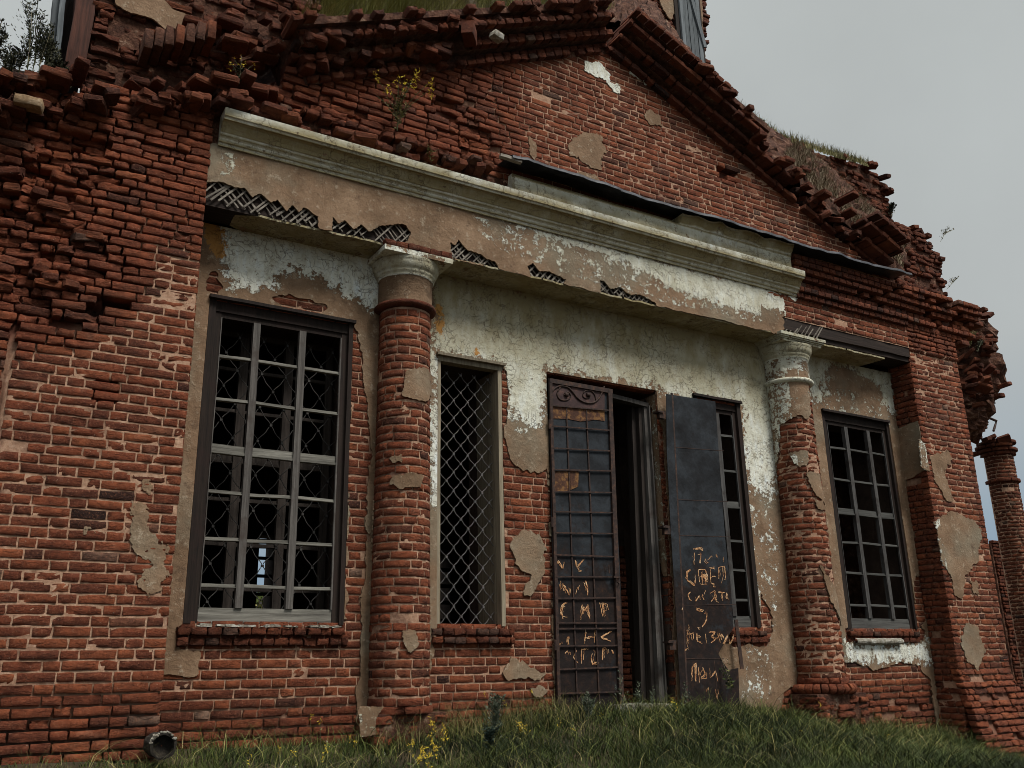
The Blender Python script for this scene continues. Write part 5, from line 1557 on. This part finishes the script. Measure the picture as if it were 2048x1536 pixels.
writing([[(355, 190), (355, 290)], [(390, 195), (420, 200), (410, 280)], [(475, 215), (465, 260), (480, 290)], [(510, 215), (512, 255)], [(540, 200), (560, 232)], [(610, 220), (604, 272)], [(365, 160), (400, 150), (440, 165)],
         [(330, 325), (305, 345), (300, 400), (330, 430), (360, 455), (370, 420), (365, 340), (330, 325)], [(338, 335), (312, 352), (310, 400)],
         [(400, 335), (410, 450)], [(400, 335), (450, 345), (468, 380), (430, 390), (475, 412), (460, 450), (410, 452)], [(430, 350), (440, 445)], [(420, 400), (465, 400), (450, 440)],
         [(495, 320), (495, 400), (505, 450)], [(495, 320), (540, 320)], [(500, 390), (545, 390)], [(505, 450), (545, 440)], [(570, 310), (575, 420)], [(570, 310), (612, 300), (616, 380), (596, 452)],
         [(330, 515), (310, 540), (320, 575), (345, 590)], [(370, 510), (376, 590), (408, 540), (415, 590)], [(452, 510), (432, 560), (455, 595)], [(500, 530), (530, 510), (540, 560), (500, 606)], [(520, 560), (566, 602)], [(512, 540), (540, 590)],
         [(570, 515), (622, 515)], [(595, 515), (600, 590)], [(642, 515), (622, 560), (650, 580)], [(525, 475), (550, 476)],
         [(380, 655), (445, 672)], [(470, 680), (465, 750), (430, 802)], [(456, 690), (478, 690)], [(265, 645), (262, 672)],
         [(305, 790), (315, 960), (335, 1060)], [(310, 870), (355, 860)], [(350, 848), (356, 912)], [(295, 992), (318, 990)], [(385, 845), (395, 935)], [(385, 822), (425, 820)], [(385, 882), (428, 880)], [(390, 935), (435, 936)],
         [(455, 870), (466, 955)], [(490, 850), (540, 850), (510, 890), (545, 912), (500, 945)], [(545, 858), (562, 940)], [(562, 850), (592, 942)], [(590, 862), (615, 912)], [(640, 860), (600, 962)], [(650, 882), (656, 950), (684, 902), (690, 862)],
         [(340, 1250), (346, 1130), (370, 1125), (378, 1262)], [(400, 1150), (406, 1275)], [(406, 1200), (430, 1150), (452, 1200), (415, 1240), (460, 1246), (466, 1200), (430, 1195)],
         [(506, 1150), (511, 1232), (546, 1170), (570, 1262)], [(470, 1310), (472, 1372)], [(555, 1320), (560, 1402)]], yS, .0080, c7, shut)

# ------------------------------------------------------------------ far right: second portico, ruined
FY = 3.5
fcx = U(2012, 1000, FY)[0]; fr = .30
A = Acc(); fcf = cyl(fcx, FY, fr)
A.put(lay(None, -fr * 2.2, fr * 2.2, .4, 6.0, damage=lambda u, v: (.02, .005, 1.), rough=1.3, dep=.09), fcf)
for z, o in ((5.35, .05), (5.95, .06), (6.03, .10), (6.12, .14), (6.20, .10)):
    A.put(lay(None, -fr * 2.4, fr * 2.4, z, z + .074, rough=2, dep=.12, d0=o, miss=.06), fcf)
por = thing('ruined_portico', 'far brick column and hanging broken vault at the right edge behind the pier', 'ruin', (fcx, FY, 0))
def rel(o, t): o.location = (-t.location[0], -t.location[1], -t.location[2]); return o
fo = rel(A.build('column', M_BRICK_OLD, por), por)
mb = MB(); mb.lathe(fcx, FY, [(fr - .012, .3), (fr - .012, 6.3)], 32); rel(mb.build('column_core', M_MORTAR, por), por)
rel(rubble_bricks('broken_vault', [(U(a, b, FY - .5)[0], FY - .5, U(a, b, FY - .5)[1]) for a, b in ((1922, 640), (1930, 700), (1940, 760), (1938, 800))], por, 130, (.20, .35, .17), size=1.25, wildp=.7), por)
rel(rubble_bricks('broken_vault', [(U(a, b, FY)[0], FY, U(a, b, FY)[1]) for a, b in ((1935, 800), (1945, 860), (1990, 905))], por, 26, (.10, .25, .06), size=1.2, wildp=.7), por)
mb = MB()
def blob(c, R3, mb, n=7, m=10, jit=.25):
    i0 = len(mb.v)
    for a in range(n + 1):
        th = math.pi * a / n
        for b in range(m):
            ph = 2 * math.pi * b / m; k = 1 + random.uniform(-jit, jit)
            mb.v.append((c[0] + R3[0] * math.sin(th) * math.cos(ph) * k, c[1] + R3[1] * math.sin(th) * math.sin(ph) * k, c[2] + R3[2] * math.cos(th) * k)); mb.a.append(random.random())
    for a in range(n):
        for b in range(m): mb.f.append((i0 + a * m + b, i0 + a * m + (b + 1) % m, i0 + (a + 1) * m + (b + 1) % m, i0 + (a + 1) * m + b))
for (a, b, R_) in ((1925, 680, .8), (1934, 745, .85), (1940, 800, .6), (1934, 835, .5)):
    q = U(a, b, FY - .3); blob((q[0] + .1, FY - .1, q[1]), (R_ * .95, R_, R_ * .9), mb, 18, 26, .13)
rel(mb.build('vault_core', M_RUBBLE, por), por)
A = Acc()
for k, (a, b) in enumerate(((1975, 735), (1985, 765), (1978, 752))):
    q = U(a, b, FY - .6); Bq = Bricks(); Bq.add(q[0] - .35, q[0] + .25, q[1] - .06, q[1] + .14, 0, 3, rnd=.93, dep=.4, tilt=4); A.put(Bq, plane_y(FY - .6))
rel(A.build('vault_brick', M_BRICK_OLD, por), por)
ir = MB()
ir.tube([(U(a, b, FY)[0], FY, U(a, b, FY)[1]) for a, b in ((1960, 828), (1993, 842), (1990, 852), (1987, 862))], .028, 6)
ir.tube([(U(a, b, FY)[0], FY, U(a, b, FY)[1]) for a, b in ((1975, 808), (1987, 806), (1990, 806))], .02, 5)
ir.tube([(U(a, b, FY)[0], FY, U(a, b, FY)[1]) for a, b in ((1986, 806), (1989, 818))], .012, 5)
rel(ir.build('iron_tie_rod', M_RUSTD, por), por)
A = Acc(); A.put(lay(None, fcx + .25, fcx + 3.5, -.2, 4.2, damage=lambda u, v: (.02, .03, 1.), rough=1.4), plane_y(FY + .6))
rel(A.build('wall', M_BRICK_OLD, por), por)
mb = MB(); mb.box(fcx + .2, fcx + 3.5, FY + .65, FY + 1.2, -.3, 4.15); mb.box(fcx - .8, fcx + 2.5, FY - .8, FY + .9, -.5, .55, .5, .05); rel(mb.build('wall_core', M_RUBBLE, por), por)

# ------------------------------------------------------------------ things lying about
def stone(px, py, y, R3, name, lab, m_, cat='stone'):
    q = U(px, py, y); t = thing(name, lab, cat, (q[0], y, q[1])) if 0 else None
    mb = MB(); blob((0, 0, 0), R3, mb, 9, 14, .10)
    o = mb.build(name, m_, None, True); o.location = (q[0], y, q[1]); return tag(o, lab, cat)
stone(1612, 1534, -2.1, (.075, .06, .05), 'stone', 'yellowish stone lying in the grass at the bottom edge', M_STONE)
q = U(993, 66, -.78)
def loose(px, py, y, rz, lab, sz=(.2, .12, .07), m_=M_BRICK_OLD, rnd=.5):
    q = U(px, py, y); B_ = Bricks(); B_.add(-sz[0] / 2, sz[0] / 2, 0, sz[2], 0, 2.2, rnd=rnd, dep=sz[1], tilt=1)
    V, F, R_ = B_.arrays(plane_y(-sz[1] / 2))
    o = link('loose_brick', V, F, m_, None, {'rnd': R_}, True)
    o.location = (q[0], y, q[1]); o.rotation_euler = (random.gauss(0, .08), random.gauss(0, .1), rz)
    return tag(o, lab, 'brick', 'loose bricks on the church ledges')
loose(993, 78, -.72, .2, 'whitish loose brick on the left slope of the pediment', (.13, .10, .07), M_CRUST)
loose(938, 80, -.70, .9, 'dark loose brick left of the whitish one on the pediment slope', (.24, .13, .15))
loose(56, 216, -.60, -.2, 'large pale loose brick on the broken ledge at the upper left', (.20, .12, .08), M_STONE)
loose(1418, 164, -.15, .5, 'loose brick tilted against the sky at the foot of the tower')
loose(1742, 335, .2, -.5, 'loose brick lying at the top right end of the grassy attic wall')
# dark clay pipe end by the left pier
q = U(325, 1492, -.75)
pt = thing('flue_pipe', 'round dark pipe mouth with a crusted white rim at the foot of the left pier', 'pipe', (q[0], -.75, q[1]))
mb = MB(); n = 28
for k, (r_, y_) in enumerate(((.085, .25), (.088, .0), (.090, -.03), (.074, -.032), (.070, .02), (.003, .03))):  # last ring closes the mouth as a dark disc in place of deep shade
    for i in range(n):
        a = 2 * math.pi * i / n; rr = r_ * (1 + random.gauss(0, .03)); mb.v.append((rr * math.cos(a), y_, rr * math.sin(a))); mb.a.append(.5)
for k in range(5):
    for i in range(n): mb.f.append((k * n + i, k * n + (i + 1) % n, (k + 1) * n + (i + 1) % n, (k + 1) * n + i))
mb.build('pipe', M_PIPE, pt)
mb = MB()
for i in range(30):
    a = random.uniform(.2, 2.95); s_ = random.uniform(.005, .013)
    blob((math.cos(a) * .085, random.uniform(-.04, .02), math.sin(a) * .085 + random.uniform(0, .012)), (s_ * 1.5, s_, s_), mb, 4, 6, .3)
mb.build('rim_crust', M_CRUST, pt)

# ------------------------------------------------------------------ vegetation
def blades(name, xyz, h, m, bend=.5, width=.006, kind='stuff', col_=None, lean=None, parent=None):
    n = len(xyz); S = 4
    az = rng.random(n) * 2 * math.pi; b = bend * (.3 + rng.random(n)) * h
    dirx, diry = np.cos(az), np.sin(az)
    if lean is not None: dirx = dirx * .5 + lean[0]; diry = diry * .5 + lean[1]
    wa = rng.random(n) * math.pi; wx, wy = np.cos(wa), np.sin(wa)
    V = []
    for k in range(S):
        t = k / (S - 1)
        c = np.stack([xyz[:, 0] + dirx * b * t * t, xyz[:, 1] + diry * b * t * t, xyz[:, 2] + h * (t - .28 * t * t * bend)], 1)
        w_ = (width * (1 - t) ** .7 * (.6 + .8 * rng.random(n)) if k < S - 1 else np.zeros(n) + .0004)
        off = np.stack([wx * w_, wy * w_, 0 * w_], 1)
        V.append(c - off); V.append(c + off)
    V = np.stack(V, 1).reshape(-1, 3)      # n, 2S
    F = np.array([(2 * k, 2 * k + 1, 2 * k + 3, 2 * k + 2) for k in range(S - 1)])
    F = (F[None] + (np.arange(n) * 2 * S)[:, None, None]).reshape(-1, 4)
    c_ = rng.beta(2, 2.2, n) if col_ is None else col_
    o = link(name, V, F, m, parent, {'rnd': np.repeat(c_, 2 * S)})
    if kind: o['kind'] = kind
    return o
def gpts(n, x0, x1, y0, y1, dens):
    x = rng.uniform(x0, x1, n); y = rng.uniform(y0, y1, n)
    k = rng.random(n) < dens(x, y)
    x = x[k]; y = y[k]
    return np.stack([x, y, tz(x, y) - .01], 1)
def dens_main(x, y):
    d = .25 + .75 * np.clip((fbm(x, y, .35, 3) + .55), 0, 1)
    d *= np.clip((x - 1.2 + (-y) * .9) / 1.6, .16, 1)
    d *= np.clip(-(y + .03) * 9, .35, 1)
    return d
g = gpts(150000, .3, 13.5, -3.4, -.02, dens_main)
hh = (.075 + .13 * rng.random(len(g))) * (.7 + .6 * vnoise(g[:, 0], g[:, 1], .5)) * np.clip(.45 + (g[:, 0] - 2) / 4, .5, 1)
gcol = np.clip(rng.beta(2, 2.6, len(g)) * .7 + .55 * (vnoise(g[:, 0], g[:, 1], .45) - .5) + .25 * (rng.random(len(g)) < .06), 0, 1)
tag(blades('grass', g, hh, M_GRASS, .9, .0036, col_=gcol), 'short green grass in front of the church', 'grass')
g = gpts(9000, 1.0, 12.5, -2.8, -.05, lambda x, y: .5 + 0 * x)
tag(blades('tall_grass', g, .16 + .17 * rng.random(len(g)), M_GRASS, 1.3, .0034, col_=.5 + .5 * rng.random(len(g))), 'taller arching grass blades over the short grass', 'grass')
g = np.concatenate([gpts(5200, 1.2, 12.3, -.55, -.04, lambda x, y: np.clip(fbm(x, y * 0, .5, 3) + .55, .05, 1) * (x > 1.8)), gpts(1600, 9.3, 12.6, -1.0, -.3, lambda x, y: .7 + 0 * x)])
tag(blades('wall_foot_grass', g, .10 + .26 * rng.random(len(g)) ** 2, M_GRASS, .7, .0032, col_=.25 + .7 * rng.random(len(g))), 'uneven taller weeds and grass along the foot of the walls', 'grass')
g = gpts(2600, .4, 6.5, -2.6, -.1, lambda x, y: np.clip(fbm(x, y, .5, 3) + .3, 0, 1))
tag(blades('dead_stalks', g, .06 + .2 * rng.random(len(g)), M_DRY, .8, .0016), 'thin dead brown stalks scattered in the grass at lower left', 'weeds')
# dry bents at the foot of the wall
g = gpts(1500, 3.2, 5.3, -.55, -.05, lambda x, y: .6 + 0 * x)
tag(blades('dry_grass', g, .16 + .22 * rng.random(len(g)), M_DRY, .5, .0020), 'brown dry grass against the wall between column and door', 'grass')
# roof grass
def surf_pts(pa, ya, pb, yb, n):
    out_ = []
    for i in range(n):
        t = random.random(); s = random.random() ** .8
        def L3(pp, y):
            k = t * (len(pp) - 1); a = int(min(k, len(pp) - 2)); f = k - a
            x = pp[a][0] * (1 - f) + pp[a + 1][0] * f; yy = pp[a][1] * (1 - f) + pp[a + 1][1] * f
            q = U(x, yy, y); return np.array([q[0], y, q[1]])
        out_.append(L3(pa, ya) * (1 - s) + L3(pb, yb) * s)
    return np.array(out_)
g = surf_pts([(600, 60), (700, 82), (800, 85), (930, 72), (1230, 25)], -.30, [(560, -40), (800, -50), (1000, -60), (1230, -60)], .95, 17000)
g[:, 2] += .03
dm_ = vnoise(g[:, 0], g[:, 2], .35) > .22; g = g[dm_]
tag(blades('roof_grass', g, .14 + .18 * rng.random(len(g)), leaf_mat('olive roof grass', [(0, (.07, .075, .02)), (.4, (.17, .175, .045)), (.75, (.32, .30, .10)), (1, (.6, .5, .28))]), 1.0, .0032, lean=(.1, -.8), col_=np.clip(.15 + .6 * rng.random(len(g)) * (.5 + vnoise(g[:, 0], g[:, 2], .3)), 0, 1)), 'yellow green grass thick on top of the pediment', 'grass')
g = surf_pts([(1430, 190), (1560, 280), (1660, 312), (1740, 335)], .12, [(1430, 182), (1560, 272), (1660, 306), (1740, 330)], .45, 2600)
tag(blades('roof_grass', g, .06 + .12 * rng.random(len(g)) * (rng.random(len(g)) < .5) + .02, M_DRY, .4, .005), 'short grass along the top of the right attic wall', 'grass')
g = surf_pts([(1560, 330), (1680, 440), (1800, 550)], -.45, [(1590, 300), (1700, 400), (1800, 490)], .2, 9000)
g = g[vnoise(g[:, 0], g[:, 2], .25) > .34]; g[:, 2] += .07; g[:, 1] -= .07
tag(blades('dry_weeds', g, .06 + .14 * rng.random(len(g)), leaf_mat('bleached dry weeds', [(0, (.06, .04, .02)), (.5, (.15, .11, .06)), (1, (.50, .42, .30))]), .7, .005), 'bleached dry weeds on the rubble slope below the right attic wall', 'weeds')

def plant(name, loc, h, lab, cat, kind='flower', group=None, m_leaf=None, lean=(0, 0), nf=14, nl=22, m_fl=None, sp=1.0, leaf=.03, stemr=.003, branches=3):
    t = thing(name, lab, cat, loc, group)
    st = MB(); tips = []
    for b in range(branches):
        a = random.uniform(0, 6.28); r_ = (0 if b == 0 else random.uniform(.08, .25) * h * sp)
        z0_ = 0 if b == 0 else h * random.uniform(.1, .5); hh_ = h if b == 0 else h * random.uniform(.7, .97)
        pts = []
        for k in range(6):
            s = k / 5
            pts.append((lean[0] * h * (z0_ + (hh_ - z0_) * s) / h + math.cos(a) * r_ * s ** 1.3 + random.gauss(0, .003), lean[1] * h * (z0_ + (hh_ - z0_) * s) / h + math.sin(a) * r_ * s ** 1.3, z0_ + (hh_ - z0_) * s))
        st.tube(pts, stemr, 4, random.random(), stemr * .4); tips.append(pts)
    st.build('stem', M_STEM, t)
    lf = MB()
    def card(mb, c, s_, d, a_=None):
        d = Vector(d).normalized(); side = d.cross(Vector((random.gauss(0, 1), random.gauss(0, 1), random.gauss(0, 1)))).normalized()
        c = Vector(c); i0 = len(mb.v); aa = random.random() if a_ is None else a_
        for v_ in (c, c + d * s_ * .5 + side * s_ * .16, c + d * s_, c + d * s_ * .5 - side * s_ * .16): mb.v.append(tuple(v_)); mb.a.append(aa)
        mb.f.append((i0, i0 + 1, i0 + 2, i0 + 3))
    if kind == 'plume':
        for pts in tips:
            for k in range(nl):
                s = random.random() ** .8; i = min(int(s * 5), 4); p = Vector(pts[i]).lerp(Vector(pts[i + 1]), s * 5 - i)
                rr = .14 * h * (1.1 - s) * (.4 + random.random())
                a = random.uniform(0, 6.28); q = p + Vector((math.cos(a) * rr, math.sin(a) * rr, rr * .9))
                card(lf, q, leaf * (1.2 - s * .5) * random.uniform(.6, 1.3), (math.cos(a), math.sin(a), 1.2))
                card(lf, p, leaf * 1.3, (math.cos(a), math.sin(a), .6))
    else:
        for pts in tips:
            for k in range(nl):
                s = random.random() * .85; i = min(int(s * 5), 4); p = Vector(pts[i]).lerp(Vector(pts[i + 1]), s * 5 - i); a = random.uniform(0, 6.28)
                card(lf, p, leaf * random.uniform(.5, 1.4) * (1.3 - s), (math.cos(a), math.sin(a), random.uniform(-.1, .8)))
    if lf.v: lf.build('leaf', m_leaf or M_WEED, t)
    if kind == 'flower':
        fw_ = MB()
        for pts in tips:
            c = Vector(pts[-1])
            for k in range(nf):
                dv = Vector((random.gauss(0, 1), random.gauss(0, 1), random.gauss(0, 1))).normalized()
                p = c + dv * random.uniform(.2, 1) * .022 * sp - Vector((0, 0, random.random() ** 2 * .05 * sp))
                for e_ in range(3): card(fw_, p, .0135 * sp, (random.gauss(0, 1), random.gauss(0, 1), random.gauss(0, 1)))
        fw_.build('blossom', m_fl or M_YEL, t)
    return t
FL = [(622, 1430), (642, 1437), (700, 1470), (712, 1480), (822, 1480), (862, 1440), (888, 1452), (836, 1510), (843, 1494), (865, 1485), (1040, 1445), (1044, 1455), (1118, 1440), (1145, 1450), (1202, 1450), (645, 1510), (655, 1488), (560, 1495), (590, 1500), (500, 1508), (1640, 1405), (1735, 1460), (1775, 1470), (1605, 1500), (970, 1385), (1062, 1380), (1010, 1405), (1345, 1395), (1352, 1410), (1545, 1480)]
def ground_hit(px, py):
    r = ray(px, py); t = 1.0
    for k in range(4000):
        p = CAM + r * t
        if p[1] > -.04: break
        if p[2] < tz(p[0], p[1]): break
        t += .004
    return p
where = ['near the left pier', 'in front of the left column', 'before the narrow grille window', 'in front of the doors', 'in front of the right column']
FGRP = 'yellow flowering mustard plants in the grass'
ORD = ['first', 'second', 'third', 'fourth', 'fifth', 'sixth', 'seventh', 'eighth', 'ninth', 'tenth', 'eleventh', 'twelfth', 'thirteenth', 'fourteenth', 'fifteenth']
def nth(i, n):
    return (ORD[i] + ' from the left') if i < n - i else ('rightmost' if i == n - 1 else ORD[n - 1 - i] + ' from the right')
FL.sort(); WCNT = {}; WALL_ = [0 if px < 600 else (1 if px < 870 else (2 if px < 1080 else (3 if px < 1480 else 4))) for px, py in FL]
for i, (px, py) in enumerate(FL):
    big = (px, py) in ((822, 1480), (862, 1440), (888, 1452), (836, 1510), (843, 1494), (865, 1485), (1040, 1445))
    # head of the flower at (px,py); root on the ground some way nearer
    yy = random.uniform(-1.3, -.5) if py < 1470 else random.uniform(-1.9, -1.1)
    x, z = U(px, py, yy); gz = float(tz(x, yy)); h = max(z - gz, .07)
    wi = 0 if px < 600 else (1 if px < 870 else (2 if px < 1080 else (3 if px < 1480 else 4)))
    plant('mustard_plant', (x, yy, gz - .01), h + .01, 'yellow flowered plant ' + where[wi] + ', ' + nth(i - WALL_.index(wi), WALL_.count(wi)) + ' there', 'flower', 'flower', FGRP, M_GRASS, nf=10 if big else 6, nl=7, branches=2 if big else 1, sp=1.5 if big else 1.05, leaf=.04, stemr=.0022)
WF = [(905, 1515), (1090, 1530), (770, 1505), (1175, 1395), (1200, 1402), (1250, 1392), (1580, 1475), (1700, 1480), (1740, 1450), (1790, 1490), (590, 1530), (655, 1478)]
WF.sort()
for i, (px, py) in enumerate(WF):
    yy = random.uniform(-1.6, -.9); x, z = U(px, py, yy); gz = float(tz(x, yy)); h = max(z - gz, .05)
    plant('daisy_plant', (x, yy, gz - .01), h, 'tiny white flower in the grass, ' + nth(i, len(WF)), 'flower', 'flower', 'tiny white flowers in the grass', M_GRASS, nf=3, nl=4, branches=1, sp=.55, leaf=.03, stemr=.0014, m_fl=M_WHT)
MW_ = [(985, 1380, .0, 'tall grey green mugwort plant between left column and door', -.7), (1240, 1342, 0, 'tallest mugwort spike in front of the left door leaf', -.35), (1276, 1362, 0, 'mugwort spike in front of the open doorway', -.3),
       (1305, 1372, 0, 'small mugwort spike at the right side of the doorway', -.28), (1370, 1362, 0, 'mugwort spike in front of the folded iron leaf', -.35), (1175, 1385, 0, 'leafy mugwort plant before the left door leaf', -.45)]
for px, py, _, lab, yy in MW_:
    x, z = U(px, py, yy); gz = float(tz(x, yy)); h = z - gz
    plant('mugwort_plant', (x, yy, gz - .02), h + .02, lab, 'weed', 'plume', None, M_WEED, nl=70 if px in (985, 1175) else 44, branches=5 if px in (985, 1175) else 1, leaf=.028, stemr=.003, sp=1.1)
# bush of weeds in the torn corner of the right leaf
x, z = U(1455, 1300, -.25); gz = float(tz(x, -.25))
plant('creeping_weed', (x, -.25, gz), z - gz, 'leafy green weed climbing at the torn corner of the folded iron leaf', 'weed', 'leafy', None, M_GRASS, nl=26, branches=5, leaf=.04, sp=1.2)
# bluish bush at the foot of the wall, centre left
x, z = U(975, 1440, -1.0); gz = float(tz(x, -1.0))
plant('wormwood_bush', (x, -1.0, gz), z - gz + .03, 'low bluish green wormwood bush in the grass below the grille window', 'weed', 'leafy', None, leaf_mat('blue green leaves', [(0, (.015, .028, .020)), (1, (.060, .095, .075))]), nl=90, branches=9, leaf=.03, sp=2.4)
# flowering weed on the pediment
x, z = U(795, 262, -.52)
plant('mustard_plant', (x, -.52, z), .62, 'tall yellow flowered weed rooted in the brick ledge of the pediment', 'flower', 'flower', None, M_DRY, nf=10, nl=46, branches=9, sp=2.2, leaf=.04, stemr=.005)
x, z = U(862, 325, -.52)
plant('dry_weed', (x, -.52, z), .22, 'small dry weed on the ledge just left of the tin flashing', 'weed', 'leafy', None, M_DRY, nl=30, branches=5, sp=1.8, leaf=.03)
x, z = U(480, 165, -.62)
plant('mustard_plant', (x, -.6, z), .30, 'small yellow flowered weed under the left end of the raking cornice', 'flower', 'flower', None, M_SHRUB, nf=3, nl=36, branches=7, sp=1.6, leaf=.035)
# dark weeds against the sky, upper left
RWL = ['second from the left', 'third from the left', 'left of the tallest', '', 'right beside the tallest', 'second right of the tallest', 'third right of the tallest', 'fourth right of the tallest', 'leftmost', 'beside the grey timber', 'at the red brown timber']
for k, (px, py, h_) in enumerate(((8, 150, .62), (22, 150, .5), (36, 150, .7), (52, 152, 1.15), (64, 152, .85), (76, 152, .6), (90, 150, .62), (98, 140, .55), (-15, 150, .7), (112, 150, .4), (130, 158, .35))):
    x, z = U(px, py, -.3)
    plant('roof_weed', (x, -.3 + random.uniform(-.1, .2), z - .05), h_ * .78, 'dark leafy weed against the sky on the upper left ledge, ' + RWL[k] if k != 3 else 'tallest dark weed against the sky on the upper left ledge', 'weed', 'plume',
          'dark weeds on the upper left ledge', M_SHRUB, nl=46, branches=5, leaf=.028, sp=.7, stemr=.004)
# twigs and tufts along the right skyline
for k, (px, py, y, h_, ln, lab, m_) in enumerate(((1880, 480, -.02, .42, (1.1, .2), 'thin bare twig leaning out over the right brick shoulder', M_STEM), (1893, 575, -.02, .36, (1.4, .2), 'dry twig spraying out to the right above the right pier cornice', M_STEM),
                              (1938, 690, .2, .30, (.5, 0), 'yellow green bush hanging on the wall right of the pier', M_DRY), (1782, 430, .2, .26, (.25, 0), 'sparse dry weed at the corner between attic wall and shoulder', M_SHRUB),
                              (1452, 215, .1, .26, (.1, 0), 'dark weed on the skyline right of the tower', M_SHRUB), (1480, 235, .15, .24, (.1, 0), 'second dark weed on the skyline right of the tower', M_SHRUB), (1520, 262, .2, .26, (.2, 0), 'wispy weed at the left end of the grassy attic wall', M_SHRUB),
                              (1955, 700, .4, .28, (.9, .2), 'twig reaching right above the hanging vault', M_SHRUB))):
    x, z = U(px, py, y)
    plant('dry_weed', (x, y, z - .03), h_, lab, 'weed', 'plume', None, m_, lean=ln, nl=16 if k in (0, 1, 7) else 60, branches=3 if k in (0, 1) else 6, leaf=.03, sp=1.2, stemr=.0035)

# trees far behind, seen through the slit windows
def tree(x, y, h, lab):
    gz = float(tz(x, y)); t = thing('tree', lab, 'tree', (x, y, gz))
    mb = MB(); mb.tube([(0, 0, 0), (.1, 0, h * .4), (0, .1, h * .8)], .22, 8, .5, .05)
    for k in range(7):
        a = k * .9; mb.tube([(0, 0, h * (.3 + .07 * k)), (math.cos(a) * h * .15, math.sin(a) * h * .15, h * (.45 + .06 * k))], .06, 5, .5, .02)
    mb.build('trunk', M_BARK, t)
    n = 9000; d = rng.normal(0, 1, (n, 3)); d /= np.linalg.norm(d, axis=1)[:, None]; rr = (.55 + .45 * rng.random(n)) * (.7 + .6 * vnoise(d[:, 0], d[:, 1] + d[:, 2], .4))
    c = d * rr[:, None] * np.array([h * .33, h * .33, h * .36]) + np.array([0, 0, h * .62])
    s1 = rng.normal(0, .07, (n, 3)); s2 = rng.normal(0, .07, (n, 3))
    V = np.stack([c, c + s1, c + s1 + s2, c + s2], 1).reshape(-1, 3)
    link('crown', V, np.arange(n * 4).reshape(-1, 4), M_GRASS, t, {'rnd': np.repeat(rng.random(n), 4)})
tree(9.5, 26, 3.7, 'green tree behind the church seen through the large left window')
tree(19.5, 24, 3.6, 'green tree behind the church seen through the grille window')
